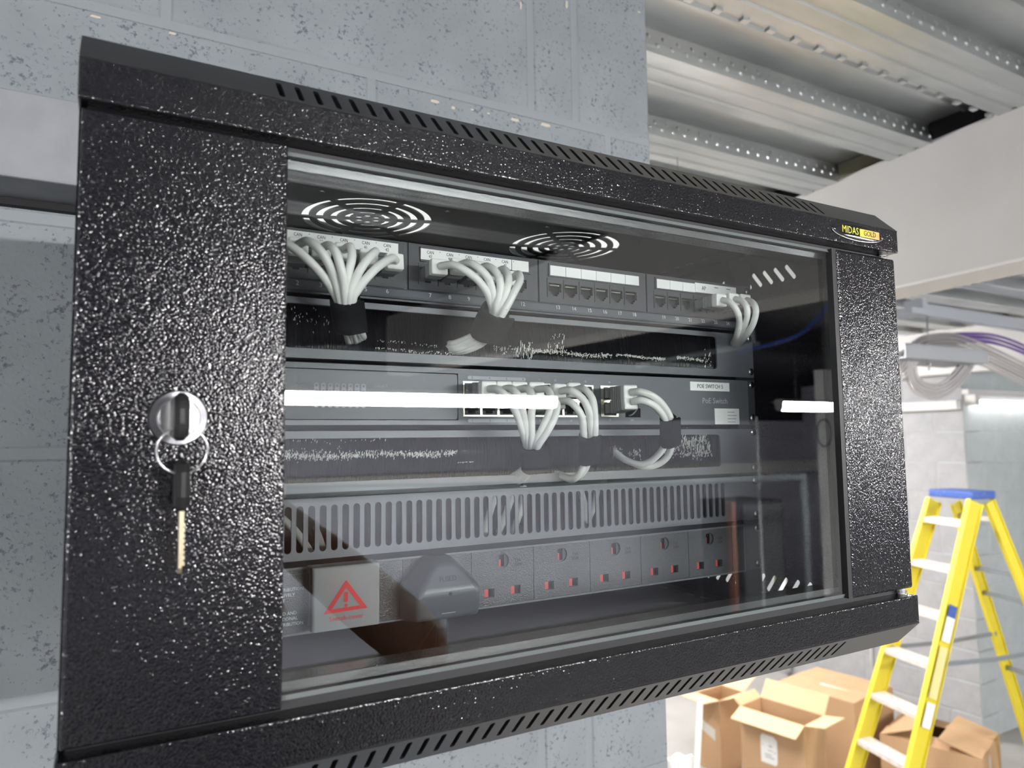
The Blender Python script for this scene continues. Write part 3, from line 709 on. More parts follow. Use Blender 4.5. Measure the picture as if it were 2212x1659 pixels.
glints(bp2, [(-190, -66, -.3, 1.1, 4.2, 2.6), (-190, -150, 1.5, 2.2, 1.5, 3.0), (-186, -120, 9.6, .6, .25, 2), (-66, -52, -7.8, .2, 2, .6), (46, 58, -3, 3, 1.6, 3), (76, 86, -3, 3, 1.6, 3), (92, 106, -4, 2, 2.2, 3), (126, 150, -2, 2.4, 2.2, 3.5), (150, 186, 3, 4.5, 3.2, 7), (150, 188, -6, 1.6, 2.4, 3)], 9)

# --- network switch
sw = thing('network_switch', 'dark 18 port network switch in the middle of the rack with a white name label', 'network switch', (1, 100, UB[3]))
plate('bezel', rect(-232, 234, 20.2, 61.6), [rect(-224, -65.9, 23.5, 57.9), rect(-62.4, 55.9, 26.2, 52.6), rect(62.7, 81.0, 26.6, 52.6), rect(88.2, 104.5, 26.4, 34)], 2.0, (0, 0, 0), XU, ZU, M['panel2'], sw)
box('chassis', -220, 222, 14, 210, 21, 61, M['panel'], sw)
box('ear', RX0, -232, 0, 2, UB[3] + 1, UB[2] - 1, M['panel'], sw); box('ear', 234, RX1, 0, 2, UB[3] + 1, UB[2] - 1, M['panel'], sw)
plate('display_plate', rrect(-223.4, -66.5, 24.1, 57.3, 2), [], 2.0, (0, 0.2, 0), XU, ZU, M['panel2'], sw)
for row, (za, zb) in enumerate(((41.4, 48.4), (31.8, 38.8))):
    for k in range(8):
        x = -169.6 + 4.6 * k
        o = plate('led_marker', rrect(x - 1.6, x + 1.6, za, zb, 1.5), [rrect(x - .9, x + .9, zb - 2.6, zb - .8, .8, 2), rrect(x - .9, x + .9, za + .8, za + 2.4, .8, 2)], .15, (0, -.15, 0), XU, ZU, M['print_dim'], sw)
for s_, x, z, al in (('LINK/ACT', -130, 47.0, 'LEFT'), ('PoE', -130, 42.5, 'LEFT'), ('SPEED', -177, 47.3, 'RIGHT'), ('PoE', -177, 42.6, 'RIGHT'), ('PORT', -177, 33.4, 'RIGHT')):
    text('lettering', s_, (x, -.1, z), 2.2, M['print_dim'], sw, align=al)
shp = [rect(-54.6 + 14.62 * k - 6.4, -54.6 + 14.62 * k + 6.4, zc - 5.2, zc + 5.4) for k in range(8) for zc in (45.9, 32.8)]
plate('port_shield', rect(-62.2, 55.7, 26.4, 52.4), shp, 9, (0, -.5, 0), XU, ZU, M['gold'], sw)
plate('port_shield', rect(62.9, 80.8, 26.8, 52.4), [rect(66, 78.6, zc - 5.2, zc + 5.2) for zc in (45.9, 33)], 9, (0, -.5, 0), XU, ZU, M['gold'], sw)
for xs_ in ([-54.6 + 14.62 * k for k in range(8)] + [72.3]):
    for zc, sg in ((45.9, 1), (32.8, -1)):
        hp = [(xs_ - 5.6, zc - 4.3 * sg), (xs_ + 5.6, zc - 4.3 * sg), (xs_ + 5.6, zc + 2.0 * sg), (xs_ + 3, zc + 2.0 * sg), (xs_ + 3, zc + 4 * sg), (xs_ - 3, zc + 4 * sg), (xs_ - 3, zc + 2 * sg), (xs_ - 5.6, zc + 2 * sg)]
        plate('port', rect(xs_ - 6.6, xs_ + 6.6, zc - 5.4, zc + 5.6), [hp], 6, (0, 1.0, 0), XU, ZU, M['frame'], sw)
box('port_well', -62, 82, 9, 11, 25, 54, M['dark'], sw)
box('module_cage', 88.6, 104.1, .4, 9, 26.6, 33.8, M['dark'], sw)
MB().tube([(104 - 9 * (1 - math.cos(q)) * .5 - 4, -1.2 - 4 * math.sin(q), 37 - 4 - 6 * math.sin(q) * .2 + 5 * math.cos(q)) for q in [math.pi * i / 12 for i in range(13)]], .6, 6).obj('latch_bail', M['greypipe'], sw)
plate('stripe', rrect(-58.2, -8.2, 54.0, 56.6, 1.2), [], .12, (0, -.12, 0), XU, ZU, M['print_dim'], sw)
plate('stripe', rrect(-58.2, -8.2, 22.0, 24.6, 1.2), [], .12, (0, -.12, 0), XU, ZU, M['print_dim'], sw)
for k in range(8):
    text('numeral', str(2 * k + 2), (-54.6 + 14.62 * k, -.3, 55.3), 2.3, M['print_dim'] if k > 3 else M['panel'], sw)
    text('numeral', str(2 * k + 1), (-54.6 + 14.62 * k, -.3, 23.3), 2.3, M['print_dim'] if k > 3 else M['panel'], sw)
text('numeral', '18', (72, -.1, 55.3), 2.3, M['print_dim'], sw); text('numeral', '17', (72, -.1, 24), 2.3, M['print_dim'], sw); text('lettering', 'SFP1', (95.5, -.1, 24), 2.3, M['print_dim'], sw)
lb_ = box('name_label', 161.5, 209.6, -.5, 0, 50.7, 58.6, M['white'], sw)
text('lettering', 'POE SWITCH 5', (185.5, -.6, 54.6), 5.2, M['ink'], lb_, wid=.92)
text('lettering', 'PoE Switch', (191.3, -.1, 41.6), 7.0, M['print_dim'], sw, wid=1.0)
lb2 = box('data_label', 190.2, 221.0, -.4, 0, 20.5, 34.9, M['white'], sw)
mb = MB()
for k, w in enumerate((10, 13, 12, 11)): mb.box(206, 206 + w * .9, -.5, -.4, 31.2 - k * 3.0, 32.0 - k * 3.0)
mb.obj('small_print', M['print_dim'], lb2)
rack_screws(sw, (57.4, 26.4))

# --- slotted blanking panel
vp = thing('vented_panel', 'slotted grey blanking panel between the brush strip and the socket strip', 'blanking panel', (1, 5, UB[5]))
plate('panel_face', rect(RX0, RX1, UB[5] + 2.9, UB[4] - 2.0), [slot((-187.1 - 7.5 + 7.527 * i, -60.4), (-187.1 - 7.5 + 7.527 * i, -34.8), 2.25, 6) for i in range(53)], 1.6, (0, 0, 0), XU, ZU, M['panel2'], vp)
box('top_return', -221, 221, .2, 11, UB[4] - 3.6, UB[4] - 2.1, M['panel2'], vp); box('bottom_return', -221, 221, .2, 11, UB[5] + 3, UB[5] + 4.5, M['panel2'], vp)
rack_screws(vp, (-32.0, -62.9))

# --- socket strip
pd = thing('socket_strip', 'black rack power strip with red shuttered sockets along the bottom of the rack', 'power strip', (1, 20, UB[6]))
plate('body_rim', rect(-221.5, 221.5, -113.9, -71.4), [rect(-220, 220, -112.5, -72.8)], 45, (0, -1.0, 0), XU, ZU, M['panel2'], pd)
box('ear', RX0, -221.5, 0, 2, -113, -72, M['panel'], pd); box('ear', 221.5, RX1, 0, 2, -113, -72, M['panel'], pd)
box('back_fill', -219, 219, 10, 12, -112.6, -72.7, M['dark'], pd)
def module(x0, x1, hs, name='face_plate'): return bevel(plate(name, rect(x0 + .25, x1 - .25, -112.3, -73.0), hs, 3.0, (0, -.6, 0), XU, ZU, M['pdu'], pd), .5, 1)
module(-220, -173, []); module(-171.5, -130, [rect(-163.5, -146.5, -92, -78)]); module(-129.8, -109.5, [])
EDG = [-109.5, -56.7, -4.1, 48.3, 100.1, 152.9, 205.4]
for k in range(6):
    c = -83.2 + 52.14 * k if k else -85.5
    pm = module(EDG[k], EDG[k + 1], [circle(c, -80.9, 5.6, 18), rect(c - 11.1 - 4.1, c - 11.1 + 4.1, -106.4, -100.2), rect(c + 11.1 - 4.1, c + 11.1 + 4.1, -106.4, -100.2)], 'socket')
    plate('earth_cup', circle(c, -80.9, 5.8, 18), [rect(c - 2.2, c + 2.2, -85.4, -76.6)], 1.0, (0, .9, 0), XU, ZU, M['frame'], pm)
    box('shutter', c - 2.6, c + .3, 2.6, 6, -86, -80.4, M['red'], pm)
    for sx_ in (-11.1, 11.1): box('shutter', c + sx_ - 4.0, c + sx_ - .2, 1.0, 5, -106.3, -100.3, M['red'], pm)
    if k: text('lettering', '13A\n250V', (c + 13.2, -.7, -83.2), 3.6, M['dark'], pm, wid=.9)
module(205.4, 220, [])
pt = box('notice_plate', -224, -173.5, -.9, -.6, -110.8, -75.5, M['pdu'], pd)
for s_, z in (('DISTRIBUTION', -84.8), ('EXCLUSIVELY', -88.2), ('CABINET', -91.6), ('AUTHORIZED AND', -99.6), ('FUNCTIONAL', -103.0), ('DISTRIBUTION', -106.4)):
    text('lettering', s_, ({'DISTRIBUTION': -177.0, 'EXCLUSIVELY': -182.5, 'CABINET': -188.5, 'AUTHORIZED AND': -181.2, 'FUNCTIONAL': -180.6}[s_], -1.0, z), 2.9, M['print'], pt, align='RIGHT', wid=.95)
box('rocker_switch', -163, -147, -4.5, 3, -91.6, -78.4, M['red'], pd, bev=1)
cv = bevel(MB().box(-174.6, -131.0, -16.0, -13.6, -110.6, -70.6).obj('switch_cover', M['cover'], pd), 1.4, 2)
for a in ((-174.6, -131, -13.6, -.7, -110.6, -108.8), (-174.6, -131, -13.6, -.7, -72.4, -70.6), (-174.6, -172.8, -13.6, -.7, -108.8, -72.4), (-132.8, -131, -13.6, -.7, -108.8, -72.4)):
    box('cover_side', *a, M['cover'], cv)
tA, tB, tC = (-153.6, -79.6), (-168.0, -99.6), (-139.4, -98.8)
def inset(p, k): c = (sum(q[0] for q in (tA, tB, tC)) / 3, sum(q[1] for q in (tA, tB, tC)) / 3); return (c[0] + (p[0] - c[0]) * k, c[1] + (p[1] - c[1]) * k)
plate('warning_triangle', [tA, tB, tC], [[inset(p, .64) for p in (tA, tB, tC)]], .15, (0, -16.2, 0), XU, ZU, M['redprint'], cv)
plate('warning_mark', rrect(-155.0, -152.4, -93.6, -87, 1.1), [], .15, (0, -16.2, 0), XU, ZU, M['redprint'], cv); plate('warning_mark', circle(-153.7, -95.6, 1.15, 12), [], .15, (0, -16.2, 0), XU, ZU, M['redprint'], cv)
text('lettering', 'Switch-cover', (-153.4, -16.1, -103.2), 4.6, M['redprint'], cv, wid=.92)
rack_screws(pd, (-76.1, -107.8))

# --- fused mains plug in the first socket
pg = thing('mains_plug', 'dark grey fused mains plug sitting in the first socket beside the switch cover', 'plug', (-85, -14, -116))
L0 = [(-112, -113.4), (-112.6, -87.8), (-95, -70.6), (-78, -70.6), (-58.5, -88.4), (-58.0, -113.4)]
L1 = [(-111.6, -113), (-112.2, -88.2), (-94.6, -71.2), (-78.4, -71.2), (-59, -88.8), (-58.6, -113)]
L2 = [(-108.8, -111), (-109.0, -92.6), (-93.8, -74.2), (-79.4, -74.2), (-62.4, -92.2), (-62.8, -111)]
ys = [(L0, [-1] * 6), (L1, [-10] * 6), (L2, [-24.5, -27.5, -21.5, -21.5, -27.5, -24.5])]
vv = [(a, y, b) for L, yy in ys for (a, b), y in zip(L, yy)]
ff = [(r_ * 6 + i, r_ * 6 + (i + 1) % 6, (r_ + 1) * 6 + (i + 1) % 6, (r_ + 1) * 6 + i) for r_ in range(2) for i in range(6)] + [(0, 1, 2, 3, 4, 5), (12, 13, 16, 17), (13, 14, 15, 16)]
bevel(meshobj('body', vv, ff, M['plugbody'], pg), 3.0, 4, .3)
fu = V((0, .28, 1)).normalized()
nrm_ = V((0, -18.2, 6)).normalized(); upv = V((0, 6, 18.2)).normalized()
text('lettering', 'FUSED', (-86.4, -25.5, -84.4), 5.2, M['ink'], pg, v=upv, wid=.85)
MB().lathe([(1.2, -.3), (1.2, .35)], (-85.5, -27.2, -94.2), -YU, 12).obj('screw_recess', M['dark'], pg)
for z, w in ((-100.2, 4.5), (-107, 10)): box('moulded_line', -86 - w / 2, -86 + w / 2, -26.6 + (z + 92) * -.09 - .2, -25.8 + (z + 92) * -.09, z - .15, z + .15, M['print_dim'], pg)
MB().tube(spline([(-85.5, -13, -112), (-85.5, -13, -122), (-85.5, -8, -140), (-84, 20, -155), (-70, 80, -160), (-20, 160, -160)]), 4.2, 12).obj('flex', M['black'], pg, smooth=True)
# ------------------------------------------------------------------ patch cables
def pad(px, py, y): return at(px, py, y)
def cable(label, jack, path, group, boot=True, bl=27, rad=2.75, drop=0, marks=None, tail=None):
    """jack: (x, z) of the port or None; path: list of (px, py, depth) seen in the photograph"""
    pts = [at(*p) for p in path] + [V(q) for q in (tail or [])]
    t = thing('patch_cable', label, 'cable', pts[len(pts) // 2], group)
    MB().tube(spline(pts, 7), rad, 12).obj('jacket', M['cable'], t, smooth=True)
    if jack:
        x, z = jack; e = pts[0]
        a = V((x, -1, z)); c = V((e.x, e.y, e.z)); d = (c - a).normalized(); L = (c - a).length
        up = (ZU - d * ZU.dot(d)).normalized(); sd = d.cross(up)
        MB().obox(a + d * 2, sd, d, up, 5.7, 9, 3.9).obj('plug', M['plugclear'], t)
        mb = MB(); n_ = 6; b0 = 9.0; bl_ = L - b0 - 6.0
        mb.obox(a + d * (b0 + bl_ / 2), sd, d, up, 4.9, bl_ / 2, 4.3)
        for k in range(n_): mb.obox(a + d * (b0 + 1 + bl_ * (k + .5) / n_), sd, d, up, 5.7, bl_ / n_ * .28, 5.1)
        mb.obj('boot', M['boot'], t)
        bevel(MB().obox(a + d * (L - 3.6), sd, d, up, 6.1, 3.4, 5.7).obj('boot_cap', M['cap'], t), 1.3, 2)
    return t
B1 = lambda px, py: (px, py, 8)
G1 = 'first bunch of patch cables in the patch panel'
Q = [('leftmost pale cable of the first bunch, half hidden by the black door band', 1, [(597, 527, -30), (617, 526, -38), (649, 547, -43), (681, 577, -43), (707, 609, -40), (728, 645, -36), (738, 680, -30), (748, 712, -20), (754, 738, 2)]),
     ('pale cable curving from under the CAN 38 label, second from the door band', 2, [(645, 528, -30), (664, 521, -40), (687, 536, -46), (707, 564, -46), (722, 600, -43), (734, 645, -39), (743, 680, -32), (756, 712, -22), (760, 736, 2)]),
     ('pale cable arching from under CAN 39, third cable of the first bunch', 3, [(695, 536, -28), (711, 530, -40), (726, 546, -48), (737, 582, -48), (743, 611, -46), (746, 645, -42), (751, 680, -34), (762, 712, -24), (768, 736, 2)]),
     ('pale cable of the first bunch hanging straight down below label CAN 40', 4, [(744, 539, -27), (757, 533, -40), (760, 556, -46), (754, 585, -46), (747, 616, -44), (750, 645, -40), (756, 680, -33), (768, 712, -22), (774, 733, 2)]),
     ('pale cable under CAN 41, leaning left beside the rightmost of its bunch', 5, [(798, 553, -25), (811, 543, -38), (797, 556, -46), (780, 580, -48), (765, 610, -46), (755, 645, -43), (758, 680, -34), (772, 712, -24), (778, 731, 2)]),
     ('rightmost pale cable of the first bunch, bending left from label CAN 42', 6, [(855, 563, -25), (846, 558, -36), (818, 575, -45), (790, 603, -47), (772, 627, -45), (762, 645, -43), (763, 680, -35), (777, 712, -24), (784, 728, 2)])]
for lb, i, p in Q: cable(lb, (jx(i), 128.4), p, G1)
G2 = 'second bunch of patch cables in the patch panel'
Q = [('leftmost pale cable of the second bunch, bending right from label CAN 43', 7, [(951, 575, -26), (978, 572, -38), (1003, 583, -44), (1030, 603, -46), (1049, 626, -45), (1059, 649, -42), (1064, 680, -36), (1045, 712, -24), (1018, 728, -12), (985, 741, -2), (968, 744, 8)]),
     ('pale arched cable from under CAN 44, second cable of the tilted bunch', 8, [(995, 572, -24), (1013, 568, -38), (1033, 578, -45), (1051, 596, -47), (1061, 618, -46), (1065, 643, -44), (1067, 680, -38), (1048, 716, -26), (1020, 733, -13), (985, 747, -2), (966, 749, 8)]),
     ('pale cable from under CAN 45, in the middle of the tilted bunch', 9, [(1040, 578, -23), (1054, 576, -37), (1070, 586, -45), (1080, 607, -48), (1080, 631, -47), (1073, 656, -45), (1069, 682, -39), (1055, 716, -27), (1028, 738, -14), (990, 752, -3), (968, 754, 8)]),
     ('pale cable from under CAN 46, next to the one with blue lettering', 10, [(1074, 589, -21), (1088, 582, -36), (1098, 597, -45), (1096, 620, -48), (1087, 645, -47), (1075, 680, -41), (1058, 718, -28), (1035, 741, -15), (998, 755, -3), (972, 757, 8)]),
     ('rightmost pale cable of the second bunch with blue lettering along it', 11, [(1107, 600, -20), (1120, 592, -34), (1123, 606, -44), (1112, 629, -49), (1097, 658, -49), (1081, 686, -44), (1062, 718, -30), (1040, 742, -16), (1005, 757, -3), (978, 760, 8)])]
for lb, i, p in Q:
    c5 = cable(lb, (jx(i), 128.4), p, G2)
pA_, pB_ = at(1113, 628, -52.2), at(1088, 674, -50.0); dd = (pB_ - pA_).normalized()
text('lettering', '23AWG 1-1', (pA_ + pB_) / 2 + V((.6, 0, 0)), 2.6, M['bluemark'], c5, u=dd, v=dd.cross(V((-.25, -1, .05)).normalized()) * -1, wid=1.1)
G3 = 'three cables in the access point ports'
Q = [('left of the three pale cables under the AP label, with its grey boot showing', 22, [(1560, 648, -29), (1578, 654, -37), (1592, 672, -40), (1597, 696, -36), (1592, 722, -26), (1586, 738, -8), (1580, 746, 10)]),
     ('middle of the three pale cables under the AP label', 23, [(1588, 646, -29), (1605, 652, -38), (1614, 669, -42), (1612, 692, -38), (1603, 716, -28), (1592, 738, -8), (1586, 748, 10)]),
     ('right of the three pale cables under the AP label, widest bend', 24, [(1613, 648, -29), (1627, 655, -40), (1633, 673, -45), (1627, 699, -42), (1613, 723, -30), (1598, 740, -8), (1590, 750, 10)])]
for lb, i, p in Q: cable(lb, (jx(i), 128.4), p, G3)
sx = lambda k: -54.6 + 14.62 * k
G4 = 'left bunch of cables in the network switch'
Q = [('pale cable in the first used top port of the switch, left edge of its bunch', (sx(0), 46), [(1058, 840, -29), (1074, 841, -39), (1095, 858, -46), (1114, 890, -46), (1128, 926, -42), (1136, 958, -34), (1139, 985, -22), (1138, 1005, -12), (1120, 1022, 0), (1105, 1031, 10)]),
     ('pale cable in the second used top port of the switch, in the left bunch', (sx(1), 46), [(1091, 840, -28), (1105, 840, -40), (1120, 857, -47), (1129, 890, -47), (1135, 924, -43), (1140, 958, -36), (1143, 985, -24), (1141, 1007, -13), (1122, 1026, 0), (1108, 1034, 10)]),
     ('pale cable in the third used top port of the switch, in the left bunch', (sx(2), 46), [(1124, 841, -28), (1140, 840, -40), (1151, 862, -48), (1148, 895, -48), (1148, 930, -44), (1147, 960, -38), (1147, 985, -26), (1145, 1007, -14), (1127, 1027, 0), (1112, 1036, 10)]),
     ('pale cable in the fourth used top port of the switch, passing behind the reflected batten', (sx(3), 46), [(1161, 841, -27), (1181, 841, -40), (1191, 861, -48), (1187, 890, -49), (1172, 925, -46), (1157, 960, -41), (1152, 985, -28), (1148, 1008, -15), (1130, 1030, 0), (1116, 1038, 10)]),
     ('pale cable from a lower port of the switch, right edge of the left bunch', (sx(3), 33), [(1168, 868, -27), (1190, 866, -42), (1203, 874, -50), (1197, 903, -51), (1180, 935, -48), (1162, 962, -43), (1154, 985, -30), (1150, 1009, -16), (1133, 1032, 0), (1118, 1040, 10)])]
for lb, j, p in Q: cable(lb, j, p, G4)
G5 = 'right bunch of three cables in the network switch'
Q = [('lower row cable, leftmost of the three in the right switch bunch', (sx(4), 33), [(1208, 867, -26), (1228, 867, -38), (1247, 883, -44), (1258, 905, -44), (1261, 936, -40), (1263, 966, -34), (1264, 997, -26), (1254, 1020, -22), (1238, 1035, -14), (1218, 1030, -3), (1200, 1020, 10)]),
     ('upper row cable, middle of the three in the right switch bunch', (sx(4), 46), [(1212, 845, -26), (1232, 843, -40), (1258, 861, -46), (1272, 890, -47), (1278, 934, -43), (1275, 966, -37), (1270, 997, -28), (1262, 1016, -22), (1247, 1030, -14), (1225, 1032, -3), (1206, 1022, 10)]),
     ('pale cable on the right edge of the three, beside the empty top ports', (sx(5), 46), [(1243, 842, -26), (1261, 840, -40), (1278, 859, -47), (1284, 888, -48), (1285, 934, -45), (1280, 966, -38), (1272, 996, -26), (1262, 1010, -14), (1250, 1016, 10)])]
for lb, j, p in Q: cable(lb, j, p, G5)
G6 = 'pair of cables in the last two ports of the network switch'
Q = [('upper cable of the looped pair beside the PoE Switch lettering', (72.3, 46), [(1363, 847, -36), (1384, 846, -44), (1411, 856, -48), (1433, 876, -48), (1448, 903, -46), (1453, 932, -42), (1451, 961, -36), (1442, 986, -30), (1421, 1003, -24), (1393, 1008, -18), (1361, 998, -8), (1335, 984, 4), (1325, 975, 10)]),
     ('lower cable of the looped pair beside the PoE Switch lettering', (72.3, 33), [(1364, 868, -36), (1386, 865, -44), (1410, 874, -47), (1426, 889, -46), (1436, 906, -44), (1439, 932, -40), (1436, 961, -34), (1422, 982, -29), (1402, 998, -23), (1380, 1003, -17), (1352, 994, -7), (1330, 978, 4), (1322, 970, 10)])]
for lb, j, p in Q: cable(lb, j, p, G6)

# hook-and-loop ties round the bunches
def tie(label, a, b, ra, rb, n_=18, sq=0.8):
    a, b = V(a), V(b); d = (b - a).normalized(); e = (XU - d * XU.dot(d)).normalized(); f_ = d.cross(e)
    t = thing('cable_tie', label, 'cable tie', (a + b) / 2, 'black hook and loop ties round the cables')
    mb = MB(); L = (b - a).length; rings = 5
    vv = []
    for k in range(rings):
        h = L * k / (rings - 1); bulge = 1 + .06 * math.sin(math.pi * k / (rings - 1))
        r1, r2 = (ra + (rb - ra) * k / (rings - 1)) * bulge, sq * (ra + (rb - ra) * k / (rings - 1)) * bulge
        jit = random.Random(k * 7 + int(ra * 10))
        vv += [a + d * (h + (jit.uniform(-.5, .5) if k in (0, rings - 1) else 0)) + e * (r1 * math.cos(2 * math.pi * i / n_)) + f_ * (r2 * math.sin(2 * math.pi * i / n_)) for i in range(n_)]
    ff = [(k * n_ + i, k * n_ + (i + 1) % n_, (k + 1) * n_ + (i + 1) % n_, (k + 1) * n_ + i) for k in range(rings - 1) for i in range(n_)]
    o = meshobj('wrap', vv, ff, M['velcro'], t, smooth=True)
    md = o.modifiers.new('thick', 'SOLIDIFY'); md.thickness = 0.0016; md.offset = -1
    # overlapping free end of the tape
    ee = e * (ra * .98); m_ = a + d * (L * .5)
    MB().obox(m_ + e * (ra * .55) + f_ * (-ra * sq * .9 if f_.y > 0 else ra * sq * .9), e, f_, d, ra * .55, .9, L * .5).obj('tape_end', M['velcro'], t)
    return t
tie('black tie round the first bunch of patch cables, under numbers 3 to 5', at(745, 646, -37), at(754, 712, -24), 9.6, 9.2)
tie('black tie round the second bunch, tilted in front of numbers 10 and 11', at(1072, 668, -42), at(1044, 722, -22), 10.5, 10.5, sq=.9)
tie('black tie below the left bunch of switch cables', at(1149, 957, -38), at(1150, 1008, -16), 9.0, 8.6)
tie('black tie round the right bunch of three switch cables', at(1271, 938, -42), at(1267, 996, -28), 7.4, 7.4)
tie('black tie round the pair of cables at the right end of the switch', at(1443, 903, -46), at(1445, 960, -35), 7.0, 7.0)

# cables behind the slotted panel, and the earth wire by the right side panel
for k, (pp_, lb) in enumerate(([[(610, 1120, 60), (640, 1150, 55), (668, 1190, 50), (690, 1230, 60)], 'loose pale cable behind the slotted panel, nearest the door band'],
                [[(680, 1140, 80), (690, 1165, 70), (700, 1200, 60), (712, 1240, 60)], 'second pale cable behind the slotted panel from the door band'],
                [[(1075, 1060, 40), (1060, 1100, 45), (1046, 1150, 50), (1030, 1200, 60)], 'pale cable crossing behind the middle slots, left one'],
                [[(1110, 1060, 40), (1100, 1090, 45), (1085, 1130, 50), (1060, 1190, 60)], 'pale cable crossing behind the middle slots, right one'],
                [[(1130, 1050, 40), (1128, 1090, 45), (1112, 1140, 50), (1100, 1190, 60)], 'pale cable behind the slots under the left switch bunch'],
                [[(1252, 1050, 40), (1262, 1090, 45), (1268, 1125, 50), (1285, 1085, 60), (1290, 1050, 70)], 'pale cable looped behind the slots under the right switch bunch'])):
    t = thing('loose_cable', lb, 'cable', at(*pp_[1]), 'cables behind the slotted panel')
    MB().tube(spline([at(*q) for q in pp_], 7), 2.9, 10).obj('jacket', M['cable'], t, smooth=True)
t = thing('earth_wire', 'green and yellow earth wire curling inside the right side of the cabinet', 'wire', at(1675, 1260, 100))
MB().tube(spline([at(1712, 1240, 120), at(1694, 1222, 112), at(1680, 1232, 105), at(1676, 1260, 100), at(1664, 1286, 96), at(1640, 1290, 100), at(1600, 1278, 130), at(1560, 1268, 170)], 7), 2.6, 10).obj('insulation', M['green'], t, smooth=True)

# ------------------------------------------------------------------ step ladder
LD = V((0.98, -0.2, 0)).normalized(); LN = V((0.2, 0.98, 0)).normalized()   # LD: spread direction, LN: along the treads
pn = V((3560, 1600, -318)); nearA = at_plane(2108, 1075, pn, LN)
def onp(px, py, off): return at_plane(px, py, nearA + LN * off, LN)
lad = thing('step_ladder', 'yellow fibreglass step ladder with a blue top and pale treads by the far wall', 'ladder', (3500, 1700, FLOOR))
def ext(a, b, z): t_ = (z - a.z) / (b.z - a.z); return a + (b - a) * t_
nT, nB = nearA, onp(1988, 1600, 0); fT = onp(2020, 1072, 260); fB_ = onp(1866, 1590, 340)
rnT, rn2 = onp(2133, 1075, 10), onp(2204, 1250, 0); rfT, rf2 = onp(2062, 1078, 245), onp(2168, 1420, 330)
stl = {}
for nm, a, b, w, h in (('front_stile', nT, nB, 26, 92), ('front_stile', fT, fB_, 26, 92), ('rear_stile', rnT, rn2, 24, 62), ('rear_stile', rfT, rf2, 24, 62)):
    e_ = ext(a, b, FLOOR + 6); d_ = (e_ - a).normalized(); a = a + d_ * 22; dep = d_.cross(LN).normalized()
    mb = MB(); c_ = (a + e_) / 2
    mb.obox(c_, d_, LN, dep, (e_ - a).length / 2, 3, h / 2)
    for sgn in (-1, 1): mb.obox(c_ + dep * (sgn * (h / 2 - 2)) + LN * (0), d_, LN, dep, (e_ - a).length / 2, w / 2, 3)
    o = mb.obj(nm, M['yellow'], lad)
    box('rubber_foot', e_.x - 40, e_.x + 40, e_.y - 20, e_.y + 20, FLOOR, FLOOR + 40, M['black'], o)
# top cap
c_ = (nT + fT) / 2; tpz = nT.z
u0 = onp(1996, 1056, 270); u1 = onp(2140, 1062, -10)
MB().obox(((nT + fT + rnT + rfT) / 4) + V((-10, 0, 22)), LD, LN, ZU, 84, 130, 20).obj('top_cap', M['bluecap'], lad); bevel(lad.children[-1], 8, 2)
zs = []
for k in range(8):
    z = tpz - 133 - 226 * k
    a, b = ext(nT, nB, z), ext(fT, fB_, z)
    if z < FLOOR + 90: break
    d_ = (b - a).normalized()
    tm = MB(); tm.obox((a + b) / 2, d_, LD, ZU, (b - a).length / 2, 45, 13)
    for q in (-30, -10, 10, 30): tm.obox((a + b) / 2 + LD * q + ZU * 14, d_, LD, ZU, (b - a).length / 2, 3, 2)
    tm.obj('tread', M['alu'], lad)
for z in (tpz - 120, tpz - 420, tpz - 560, tpz - 1000):
    a, b = ext(rnT, rn2, z), ext(rfT, rf2, z); MB().bar(a, b, 22, 22).obj('rear_rail', M['alu'] if z > tpz - 200 else M['greypipe'], lad)
for sa, sb in (((nT, nB), (rnT, rn2)), ((fT, fB_), (rfT, rf2))):
    a, b = ext(*sa, tpz - 800), ext(*sb, tpz - 800); m_ = (a + b) / 2 - ZU * 12
    MB().bar(a, m_, 8, 22).bar(m_, b, 8, 22).obj('locking_stay', M['greypipe'], lad)
for (z0, z1, m_) in ((-842, -898, 'bl'), (-898, -1010, 'wh'), (-1035, -1270, 'wh2'), (-1290, -1400, 'wh')):
    a, b = ext(nT, nB, tpz + z0 + 318 - 0), ext(nT, nB, tpz + z1 + 318); d_ = (b - a).normalized(); dep = d_.cross(LN).normalized()
    MB().obox((a + b) / 2 - LN * 14, d_, LN, dep, (b - a).length / 2, .6, 26).obj('sticker', {'bl': M['bluecap'], 'wh': M['white'], 'wh2': mat('cream label', (0.75, 0.68, 0.3), .6)}[m_], lad)

